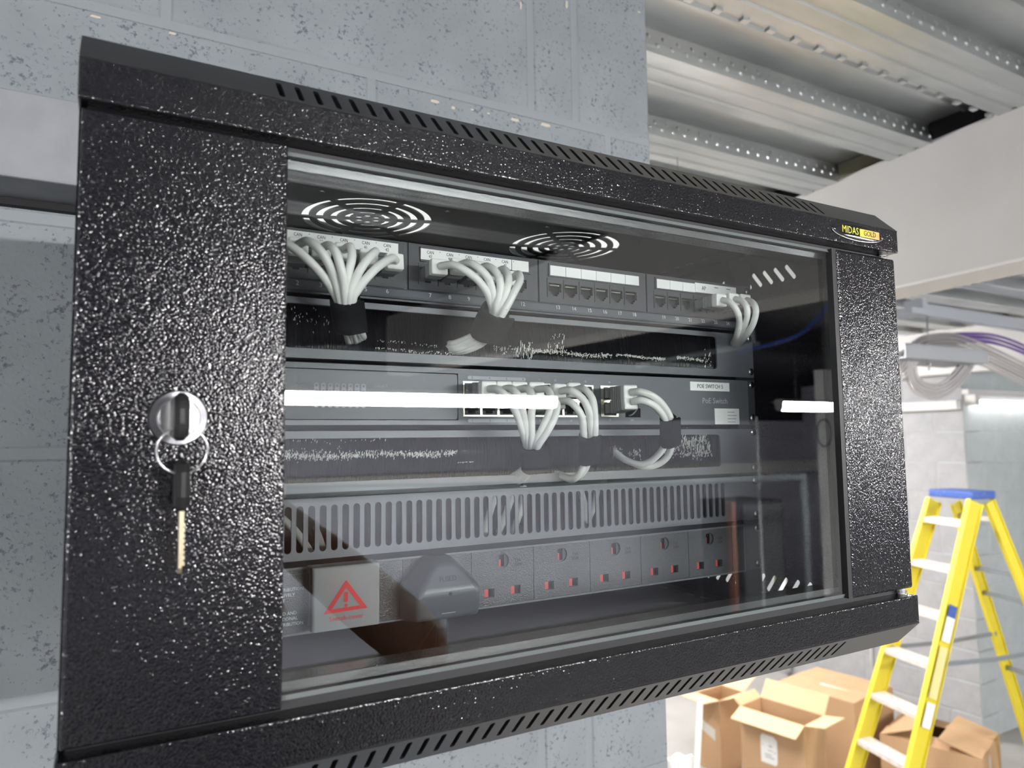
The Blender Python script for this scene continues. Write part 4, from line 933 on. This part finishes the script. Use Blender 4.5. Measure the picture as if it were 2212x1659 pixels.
# ------------------------------------------------------------------ cardboard boxes
def carton(label, c, w, d, z0, z1, rot, flaps, m=None, tape=True, open_=True):
    """c: centre (x, y); w along its own x, d along its own y; flaps: side -> opening angle from flat-closed in degrees"""
    r = math.radians(rot); ax, ay = V((math.cos(r), math.sin(r), 0)), V((-math.sin(r), math.cos(r), 0)); C0 = V((c[0], c[1], 0)); th = 5
    t = thing('cardboard_box', label, 'box', (c[0], c[1], z0), 'cardboard boxes under the far wall')
    mb = MB(); zc, hz = (z0 + z1) / 2, (z1 - z0) / 2
    for s_ in (-1, 1):
        mb.obox(C0 + ax * (s_ * (w / 2 - th / 2)) + ZU * zc, ax, ay, ZU, th / 2, d / 2, hz)
        mb.obox(C0 + ay * (s_ * (d / 2 - th / 2)) + ZU * zc, ax, ay, ZU, w / 2 - th, th / 2, hz)
    mb.obox(C0 + ZU * (z0 + th / 2), ax, ay, ZU, w / 2 - th, d / 2 - th, th / 2)
    mb.obj('body', m or M['card'], t)
    for key, (ang, ln) in flaps.items():
        ax_ = {'-x': -ax, '+x': ax, '-y': -ay, '+y': ay}[key]; sd = ay if 'x' in key else ax
        hw = (d if 'x' in key else w) / 2 - 2; e = C0 + ax_ * ((w if 'x' in key else d) / 2 - 2) + ZU * z1
        q = math.radians(ang); dirv = -ax_ * math.cos(q) + ZU * math.sin(q); nn = dirv.cross(sd).normalized()
        mb2 = MB().obox(e + dirv * (ln / 2) + ZU * 2, dirv, sd, nn, ln / 2, hw, 2.5)
        mb2.obj('flap', M['card_in'] if ang > 30 else (m or M['card']), t)
    return t, C0, ax, ay
ct = lambda px, py, z: at_z(px, py, z)
# front open carton with a white label
zt = -1590.0
fl_, fr_, br_ = ct(1598, 1526, zt), ct(1738, 1570, zt), ct(1784, 1548, zt)
def from_corners(a, b, c_, wmin=0, dmin=0):      # front-left, front-right, back-right corners -> centre, w, d, rotation (own -y face is the front)
    ux = (b - a); w = ux.length; ux.normalize(); rot = math.degrees(math.atan2(ux.y, ux.x)); uy = V((-ux.y, ux.x, 0)).normalized(); d = abs((c_ - b).dot(uy))
    w, d = max(w, wmin), max(d, dmin)
    cc = b - ux * (w / 2) + uy * (d / 2); return (cc.x, cc.y), w, d, rot
c_, w, d, rot = from_corners(fl_, fr_, br_, 0, 190)
PRINT_BOX = [(w, d, rot)]
t, C0, ax, ay = carton('open cardboard box with a white square label, standing in front of the other boxes', c_, w, d, FLOOR, zt, rot,
                       {'-y': (205, 110), '+y': (125, 120), '+x': (170, 120), '-x': (140, 60)})
fo = C0 - ay * (d / 2 + 1) - ax * 20 + ZU * (zt - 190)
MB().prism([(-52, -80), (40, -80), (52, -66), (52, 60), (30, 78), (-40, 78), (-52, 62)], fo, ax, ZU, -ay * 1.5).obj('label', M['white'], t)
for k, (u_, v_, w_, h_) in enumerate(((10, 20, 22, 8), (-5, -30, 46, 6), (4, -44, 60, 6), (-38, 20, 5, 8), (38, -10, 8, 8), (10, -5, 30, 4))):
    MB().prism([(u_ - w_ / 2, v_ - h_ / 2), (u_ + w_ / 2, v_ - h_ / 2), (u_ + w_ / 2, v_ + h_ / 2), (u_ - w_ / 2, v_ + h_ / 2)], fo - ay * 1.8, ax, ZU, -ay * .6).obj('label_print', M['print_dim'], t)
# left open carton
zt = -1690.0
c_, w, d, rot = from_corners(ct(1505, 1498, zt), ct(1554, 1515, zt), ct(1600, 1494, zt), 150, 260); PRINT_BOX.append((w, d, rot))
t, C0, ax, ay = carton('open cardboard box with a torn paper label, left of the others beside the white packing', c_, w, d, FLOOR, zt, rot,
                       {'-y': (175, 150), '+y': (150, 190), '+x': (158, 90), '-x': (120, 90)})
fo = C0 - ay * (d / 2 + 1) - ax * 10 + ZU * (zt - 210)
MB().prism([(-90, 10), (60, -50), (62, 20), (-90, 70)], fo, ax, ZU, -ay * 1.5).obj('label', M['tape'], t)
# large carton behind, taped shut
zt = -1655.0
c_, w, d, rot = from_corners(ct(1680, 1473, zt), ct(1845, 1521, zt), ct(1925, 1483, zt), 0, 330); PRINT_BOX.append((w, d, rot))
t, C0, ax, ay = carton('largest cardboard box, taped shut with a paper slip on top, behind the open one', c_, w, d, FLOOR, zt, rot, {'-y': (1.5, d / 2 - 3), '+y': (1.5, d / 2 - 3)})
MB().obox(C0 + ZU * (zt + 6.5), ax, ay, ZU, w / 2, 30, .6).obj('tape', M['tape'], t)
MB().obox(C0 + ax * (w * .12) + ay * (-30) + ZU * (zt + 8.5), (ax + ay * .1).normalized(), (ay - ax * .1).normalized(), ZU, 120, 50, .6).obj('paper_slip', M['white'], t)
MB().tube([C0 - ay * (d / 2 + 2) + ax * (-w * .1 + 45 * math.cos(q)) + ZU * (zt - 190 + 26 * math.sin(q)) for q in [2 * math.pi * i / 24 for i in range(25)]], 4, 6, cap=False).obj('hand_hole_rim', mat('dark card edge', (0.1, 0.05, 0.03), .8), t)
# right carton with lifted flaps
zt = -1800.0
c_, w, d, rot = from_corners(ct(1900, 1587, zt), ct(2122, 1643, zt), ct(2168, 1588, zt), 0, 200); PRINT_BOX.append((w, d, rot))
t, C0, ax, ay = carton('low wide cardboard box with half closed flaps, right of the ladder stile', c_, w, d, FLOOR, zt, rot, {'-x': (22, w * .4), '+x': (14, w * .42), '+y': (4, 140), '-y': (4, 140)})
MB().obox(C0 + ax * (w / 2 + 1) - ay * 60 + ZU * (zt - 90), ay, ax, ZU, 22, .6, 60).obj('tape', M['tape'], t)
# white packing and loose white sheet left of the boxes, white pipe on the side wall
t = thing('packing_sheet', 'crumpled white packing plastic at the left of the cardboard boxes', 'packing', at_z(1470, 1600, -1700))
rnd = random.Random(4); vv = []; nx, ny = 10, 13
o0 = CAM_P + ray(1432, 1640) * 2900; o0.z = FLOOR + 5; du = (CAM_P + ray(1516, 1640) * 2950) - (CAM_P + ray(1432, 1640) * 2900); du.z = 0
vd = V((W_.x, W_.y, 0)).normalized()
for j in range(ny):
    for i in range(nx):
        vv.append(o0 + du * (i / (nx - 1)) + ZU * (j * 66 - (10 if i % 3 else 0)) + vd * (j * 14 + rnd.uniform(-42, 42)) + du.normalized() * rnd.uniform(-8, 8))
o = meshobj('sheet', vv, [(j * nx + i, j * nx + i + 1, (j + 1) * nx + i + 1, (j + 1) * nx + i) for j in range(ny - 1) for i in range(nx - 1)], M['foam'], t, smooth=True)
md = o.modifiers.new('sub', 'SUBSURF'); md.levels = 1; md.render_levels = 2; md = o.modifiers.new('thick', 'SOLIDIFY'); md.thickness = 0.006
t = thing('white_board', 'thin upright white board leaning between the packing and the left box', 'board', at(1510, 1659, 2400))
a, b = at(1513, 1509, 2330), at(1505, 1659, 2230); a2 = b + (b - a).normalized() * 350
MB().bar(a, a2, 32, 12, up=(1, 0, 0)).obj('board', M['whitepaint'], t)
t = thing('white_pipe', 'short white upright pipe on the side wall above the largest box', 'pipe', (5140, 4100, -1900))
c_ = at_x(1700, 1440, 5125)
MB().lathe([(34, 0), (34, 900)], (5125, c_.y, -2100), ZU, 16).obj('pipe_body', M['whitepaint'], t, smooth=True)
MB().lathe([(40, 0), (40, 40)], (5125, c_.y, -1240), ZU, 16).obj('pipe_collar', M['whitepaint'], t)
t = thing('conduit', 'thin pale conduit running down the side wall behind the ladder', 'conduit', (5150, 3000, -1900))
c_ = at_x(1883, 1420, 5152)
MB().lathe([(11, 0), (11, 900)], (5152, c_.y, -2100), ZU, 10).obj('conduit_body', M['whitepaint'], t, smooth=True); box('clip', 5140, 5165, c_.y - 20, c_.y + 20, -1680, -1655, M['whitepaint'], t)

# ------------------------------------------------------------------ services under the deck at the far right
YC = 1750
t = thing('steel_channel', 'galvanised steel channel under the deck at the far right', 'channel', (3900, YC, 680))
a, b = at(1976, 652, YC), at(1976, 678, YC); b2 = at(2212, 690, YC)
MB().prism([(0, 0), (46, 0), (46, 5), (5, 5), (5, a.z - b.z - 5), (46, a.z - b.z - 5), (46, a.z - b.z), (0, a.z - b.z)], (a.x, YC, b.z), YU, ZU, (2600, 0, -30)).obj('channel_body', M['galv2'], t)
MB().box(a.x - 130, a.x + 8, YC - 60, YC + 40, b.z - 14, b.z + 20).box(a.x - 30, a.x + 8, YC - 60, YC + 40, b.z + 20, a.z + 6).obj('bracket', M['galv2'], t)
t = thing('threaded_rod', 'thin steel rod hanging from the channel and holding the cable tray', 'rod', at(2006, 745, YC))
a, b = at(2002, 681, YC - 10), at(2007, 800, YC - 10)
MB().tube([a, b], 5, 8).obj('rod_body', M['galv2'], t, smooth=True)
MB().lathe([(12, 0), (12, 8)], b + ZU * 30, ZU, 6).obj('nut', M['steel'], t)
t = thing('cable_tray', 'pale grey cable tray arm hanging below the steel channel', 'cable tray', at(2020, 780, YC))
a, b = at(1905, 744, YC), at(2084, 762, YC); c_ = at(2084, 790, YC); h_ = b.z - c_.z
MB().prism([(-120, 0), (-120, h_), (-116, h_), (-116, 4), (116, 4), (116, h_), (120, h_), (120, 0)], (a.x, YC, b.z - h_ + (a.z - b.z) * 0), YU, ZU, (b.x - a.x, 0, 0)).obj('tray_body', mat('tray paint', (0.30, 0.315, 0.335), .5), t)
MB().lathe([(9, 0), (9, 10)], at(2092, 792, YC - 130), -YU, 10).obj('bolt', M['steel'], t)
def bundle(pts, labels, r_, gap, m, name, cat, grp, seed):
    rnd = random.Random(seed); n_ = len(labels)
    for k, lab_ in enumerate(labels):
        oy = (k % 2 - .5) * 2 * gap + rnd.uniform(-2, 2); oz = (k - (n_ - 1) / 2) * gap
        pp_ = []
        for i, p in enumerate(pts):
            d = (V(pts[min(i + 1, len(pts) - 1)]) - V(pts[max(i - 1, 0)])).normalized(); nn = d.cross(YU).normalized()
            pp_.append(V(p) + YU * oy - nn * oz)
        t_ = thing(name, lab_, cat, pp_[len(pp_) // 2], grp)
        MB().tube(spline(pp_, 6), r_, 8).obj('jacket', m, t_, smooth=True)
ORD = ['topmost', 'second', 'third', 'fourth', 'fifth', 'sixth', 'seventh', 'eighth', 'ninth', 'tenth', 'eleventh', 'twelfth']
bundle([at(1940, 800, YC), at(1962, 775, YC), at(1990, 752, YC), at(2025, 745, YC), at(2060, 745, YC), at(2100, 757, YC), at(2150, 778, YC - 20), at(2212, 808, YC - 40), at(2300, 850, YC - 60)], [f'{ORD[k]} of the grey data cables sweeping over the tray arm' for k in range(12)], 7.6, 10.2, M['bundle'], 'data_cable', 'cable', 'grey cables draped over the tray', 1)
bundle([at(1966, 772, YC), at(1966, 800, YC), at(1975, 828, YC), at(1997, 843, YC), at(2026, 845, YC), at(2055, 828, YC), at(2078, 802, YC), at(2092, 780, YC)], [f'{ORD[k]} grey data cable from the inside of the loop below the tray arm' for k in range(9)], 6.8, 9.6, M['bundle'], 'data_cable', 'cable', 'grey cables looped below the tray', 2)
bundle([at(1975, 752, YC + 60), at(2000, 742, YC + 60), at(2040, 733, YC + 60), at(2090, 730, YC + 60), at(2140, 733, YC + 60), at(2190, 748, YC + 60), at(2260, 780, YC + 60)], [f'{ORD[k]} of the purple cables arching behind the grey ones over the tray' for k in range(5)], 7.5, 12.0, M['purple'], 'purple_cable', 'cable', 'purple cables over the tray', 3)
# batten fixed along the top of the return wall, seen along its length
t = thing('wall_batten', 'slim batten light fixed high on the return wall at the right edge', 'light', at(2160, 868, 2440))
a, b = at(2092, 853, 2440), at(2092, 874, 2440); h_ = a.z - b.z
box('lamp_body', a.x + 60, a.x + 1500, 2400, 2474, b.z + h_ * .45, a.z, M['lamp_body'], t); box('diffuser', a.x + 64, a.x + 1500, 2392, 2466, b.z, b.z + h_ * .42, emit('wall LED', (1, .98, .95), 6.0), t)
box('end_cap', a.x, a.x + 60, 2395, 2476, b.z - 4, a.z + 3, M['whitepaint'], t)
t = thing('cable_trunking', 'white trunking on the return wall, leading to the wall batten', 'trunking', at(2150, 850, 2460))
box('trunking_body', a.x - 18, a.x + 1500, 2430, 2477, a.z + 6, a.z + 40, M['whitepaint'], t)

# ------------------------------------------------------------------ the room behind, seen only as reflections in the glass
def mpt(px, py, yr): return mirrored(px, py, yr)
t = thing('grey_pipe', 'grey pipe run with a bend, reflected low in the right half of the glass', 'pipe', mpt(1735, 1040, -4500))
MB().tube(spline([mpt(620, 1062, -4500), mpt(1300, 1046, -4500), mpt(1700, 1032, -4500), mpt(1730, 1034, -4500), mpt(1738, 1060, -4500), V((mpt(1742, 1120, -4500).x, -4500, FLOOR))], 5), 38, 10).obj('pipe_body', M['greypipe'], t, smooth=True)
t = thing('conduit', 'upright pale conduit reflected right of the data label', 'conduit', mpt(1635, 1000, -4800))
p = mpt(1635, 900, -4800); MB().lathe([(12, 0), (12, p.z - FLOOR)], (p.x, -4800, FLOOR), ZU, 12).obj('conduit_body', M['lamp_body'], t, smooth=True)
t = thing('primed_post', 'narrow red primed post reflected at the right end of the socket strip', 'post', (mpt(1582, 1200, -4300).x, -4300, FLOOR))
p = mpt(1580, 1085, -4300); box('post_body', p.x - 22, p.x + 22, -4330, -4270, FLOOR, p.z, M['copper'], t); box('post_plate', p.x - 90, p.x + 90, -4390, -4210, FLOOR, FLOOR + 12, M['copper'], t)
t = thing('white_post', 'white post reflected along the right edge of the glass', 'post', (mpt(1805, 1100, -5000).x, -5000, FLOOR))
p, p2 = mpt(1783, 950, -5000), mpt(1822, 950, -5000); box('post_body', p.x, p2.x, -5100, -5000, FLOOR, 778, mat('white gloss paint', (0.88, 0.88, 0.88), .4), t)
MB().tube([V((p.x - 60 + 120 * math.cos(q), -4960, mpt(1790, 935, -5000).z + 150 * math.sin(q))) for q in [2 * math.pi * i / 24 for i in range(25)]], 12, 6, cap=False).obj('hoop', M['greypipe'], t)
structure(box('trim_5', -4000, 8700, -6990, -6600, mpt(1500, 1030, -6600).z, mpt(1500, 1003, -6600).z, M['whitepaint']))
structure(box('trim_6', -4000, 8700, -6990, -6850, mpt(1500, 795, -6850).z, mpt(1500, 765, -6850).z, M['greypipe']))
structure(box('trim_7', -4000, 8700, -6995, -6900, 250, 838, M['dark']))
t = thing('dark_cabinet', 'dark equipment cabinet reflected beside the primed post', 'cabinet', (mpt(1650, 1200, -5300).x, -5400, FLOOR))
p, p2 = mpt(1600, 1085, -5300), mpt(1692, 1085, -5300); box('cabinet_body', p.x, p2.x, -5900, -5300, FLOOR, p.z, M['panel'], t, bev=6); box('cabinet_door', p.x + 30, p2.x - 30, -5310, -5300 + 8, FLOOR + 60, p.z - 40, M['panel2'], t)
t = thing('blue_cable', 'blue cable hanging by the boxed beam, reflected at the upper right of the glass', 'cable', mpt(1740, 715, -2000))
MB().tube(spline([mpt(1600, 760, -2000), mpt(1690, 737, -2000), mpt(1735, 718, -2000), mpt(1775, 680, -2000), mpt(1795, 650, -2000), V((mpt(1795, 640, -2000).x, -2000, 780))], 6), 9, 8).obj('jacket', M['bluecable'], t, smooth=True)
t = thing('grey_pipe', 'straight grey pipe under the deck, reflected as a slanting line in the glass', 'pipe', mpt(1560, 757, -2000))
MB().tube([mpt(1380, 790, -2000), mpt(1490, 768, -2000), mpt(1640, 742, -2000)], 11, 10).obj('pipe_body', M['greypipe'], t, smooth=True)
MB().tube([mpt(1630, 744, -2000), V((mpt(1630, 744, -2000).x, -2000, 778))], 8, 8).obj('hanger', M['greypipe'], t)

# ------------------------------------------------------------------ the photographer, seen only as a dark reflection low on the left of the glass
def skin_body(name, joints, edges, radii, m, parent, loc, root=0, levels=2):
    me = bpy.data.meshes.new(name); me.from_pydata([(V(j) - loc) * S for j in joints], edges, [])
    me.materials.append(m); o = bpy.data.objects.new(name, me); COL.objects.link(o); ORG[o.name] = loc
    o.parent = parent
    md = o.modifiers.new('skin', 'SKIN'); md.use_smooth_shade = True
    for i, r_ in enumerate(radii):
        q = me.skin_vertices[0].data[i]; r_ = r_ if isinstance(r_, tuple) else (r_, r_); q.radius = (r_[0] * S, r_[1] * S); q.use_root = (i == root)
    sb = o.modifiers.new('sub', 'SUBSURF'); sb.levels = 1; sb.render_levels = levels
    return o
PL = V((-130, -960, FLOOR + 270))
t = thing('step_platform', 'low aluminium step platform under the photographer', 'platform', (-130, -940, FLOOR))
box('deck', -430, 170, -1180, -700, FLOOR + 235, FLOOR + 270, M['alu'], t, bev=6)
for a in (-410, 150):
    for b in (-1160, -720): box('leg', a - 18, a + 18, b - 18, b + 18, FLOOR, FLOOR + 236, M['greypipe'], t)
FEET = FLOOR + 270
man = thing('person', 'person in a dark short sleeved shirt with bare arms raised, reflected low in glass', 'person', PL)
hipz = FEET + 930
J, E_, RAD = [], [], []
def jn(p, r_, link=None):
    J.append(V(p)); RAD.append(r_)
    if link is not None: E_.append((link, len(J) - 1))
    return len(J) - 1
px_, py_ = PL.x, PL.y
pel = jn((px_, py_, hipz), (150, 115)); wai = jn((px_, py_ - 5, hipz + 190), (132, 100), pel); che = jn((px_, py_ + 5, hipz + 390), (160, 112), wai)
nk0 = jn((px_, py_ + 8, hipz + 500), 66, che); nk1 = jn((px_, py_ + 14, hipz + 560), 56, nk0)
hd0 = jn((px_, py_ + 30, hipz + 620), (66, 74), nk1); hd1 = jn((px_, py_ + 26, hipz + 690), (76, 92), hd0); hd2 = jn((px_, py_ + 12, hipz + 755), (66, 80), hd1)
PC = CAM_P - W_ * 14 + R_ * 66                       # centre of the phone
hand_j = {}
for sg in (1, -1):
    sh_ = jn((px_ + sg * 165, py_ + 10, hipz + 450), 66, che)
    el = V((122, -712, -292)) if sg > 0 else V((-420, -760, -320))
    ua = jn(V(J[sh_]) * .45 + el * .55, 54, sh_); e_ = jn(el, 50, ua)
    wr = PC + R_ * (sg * 120) - W_ * 52 - U_ * (46 if sg > 0 else 70)
    fa = jn(el * .6 + wr * .4, 46, e_); w_ = jn(wr, 27, fa)
    pm = PC + R_ * (sg * 104) - W_ * 30 - U_ * 30
    p_ = jn(pm, (34, 17), w_)
    kn = [PC + R_ * (sg * 96) - W_ * 22 + U_ * q for q in (22, 2, -18, -37)]
    for q, ln in zip(kn, (50, 56, 52, 40)):          # four fingers curling round the end of the phone
        k0_ = jn(q, 10, p_); k1_ = jn(q + R_ * (sg * -4) + W_ * 16 + R_ * (sg * 2), 9, k0_); k2_ = jn(q + W_ * 27 - R_ * (sg * ln * .45), 8.5, k1_); jn(q + W_ * 26 - R_ * (sg * ln * .8), 7.5, k2_)
    t0_ = jn(PC + R_ * (sg * 92) - W_ * 30 - U_ * 45, 13, p_); t1_ = jn(PC + R_ * (sg * 72) - W_ * 24 - U_ * 40, 11, t0_); jn(PC + R_ * (sg * 48) - W_ * 18 - U_ * 28, 9, t1_)
for sg in (1, -1):
    hp = jn((px_ + sg * 95, py_, hipz - 60), 92, pel); kn_ = jn((px_ + sg * 110, py_ + 12, FEET + 500), 60, hp); cf = jn((px_ + sg * 114, py_ - 12, FEET + 340), 56, kn_)
    an = jn((px_ + sg * 118, py_ - 10, FEET + 85), 38, cf); jn((px_ + sg * 128, py_ + 130, FEET + 38), (42, 30), an)
body = skin_body('body', J, E_, RAD, M['skin'], man, PL)
# clothes follow the body
sj = [(px_, py_, hipz - 30), (px_, py_ - 5, hipz + 190), (px_, py_ + 5, hipz + 390), (px_, py_ + 8, hipz + 478)]
se = [(0, 1), (1, 2), (2, 3)]; sr = [(166, 130), (146, 114), (174, 126), (76, 74)]
for sg, sh_ in ((1, None), (-1, None)):
    el = V((122, -712, -292)) if sg > 0 else V((-420, -760, -320))
    a = V((px_ + sg * 165, py_ + 10, hipz + 450)); b = a * .45 + el * .55
    sj += [a, b]; k = len(sj); se += [(2, k - 2), (k - 2, k - 1)]; sr += [78, 60]
skin_body('shirt', sj, se, sr, M['shirt'], man, PL, 1)
tj = [(px_, py_, hipz + 10)]; te = []; tr_ = [(158, 124)]
for sg in (1, -1):
    tj += [(px_ + sg * 95, py_, hipz - 70), (px_ + sg * 110, py_ + 12, FEET + 500), (px_ + sg * 118, py_ - 10, FEET + 95)]; k = len(tj); te += [(0, k - 3), (k - 3, k - 2), (k - 2, k - 1)]; tr_ += [104, 74, 58]
skin_body('trousers', tj, te, tr_, M['trouser'], man, PL)
for sg in (1, -1):
    sx0, sy0 = px_ + sg * 122, py_
    skin_body('shoe', [(sx0, sy0 - 45, FEET + 42), (sx0, sy0 + 50, FEET + 46), (sx0 + sg * 8, sy0 + 165, FEET + 34)], [(0, 1), (1, 2)], [(48, 42), (50, 46), (44, 34)], M['black'], man, PL)
hz = hipz + 690
vv = MB().lathe([(20, 92), (60, 82), (84, 50), (92, 10), (90, -30), (80, -60)], (px_, py_ + 4, hz + 20), ZU, 20)
vv.obj('hair', M['hair'], man, smooth=True)
for sg in (1, -1):
    MB().lathe([(3, 12), (10, 8), (12, 0)], (px_ + sg * 31, py_ + 108, hz + 4), YU, 12).obj('eye', M['white'], man, smooth=True)
    MB().lathe([(4, 26), (20, 18), (26, 0)], (px_ + sg * 74, py_ + 20, hz - 4), XU * sg, 12).obj('ear', M['skin'], man, smooth=True)
MB().prism([(-14, -26), (14, -26), (6, 18), (-6, 18)], (px_, py_ + 112, hz - 10), XU, ZU, (0, 16, 0)).obj('nose', M['skin'], man); bevel(man.children[-1], 5, 2)
MB().obox((px_, py_ + 108, hz - 58), XU, YU, ZU, 24, 4, 5).obj('mouth', mat('lips', (0.16, 0.06, 0.05), .5), man); bevel(man.children[-1], 3, 2)
ph = thing('phone', 'dark phone held up in both hands behind the camera position', 'phone', PC)
bevel(MB().obox(PC, R_, U_, W_, 82, 38, 4.2).obj('phone_body', M['black'], ph), 3, 2)
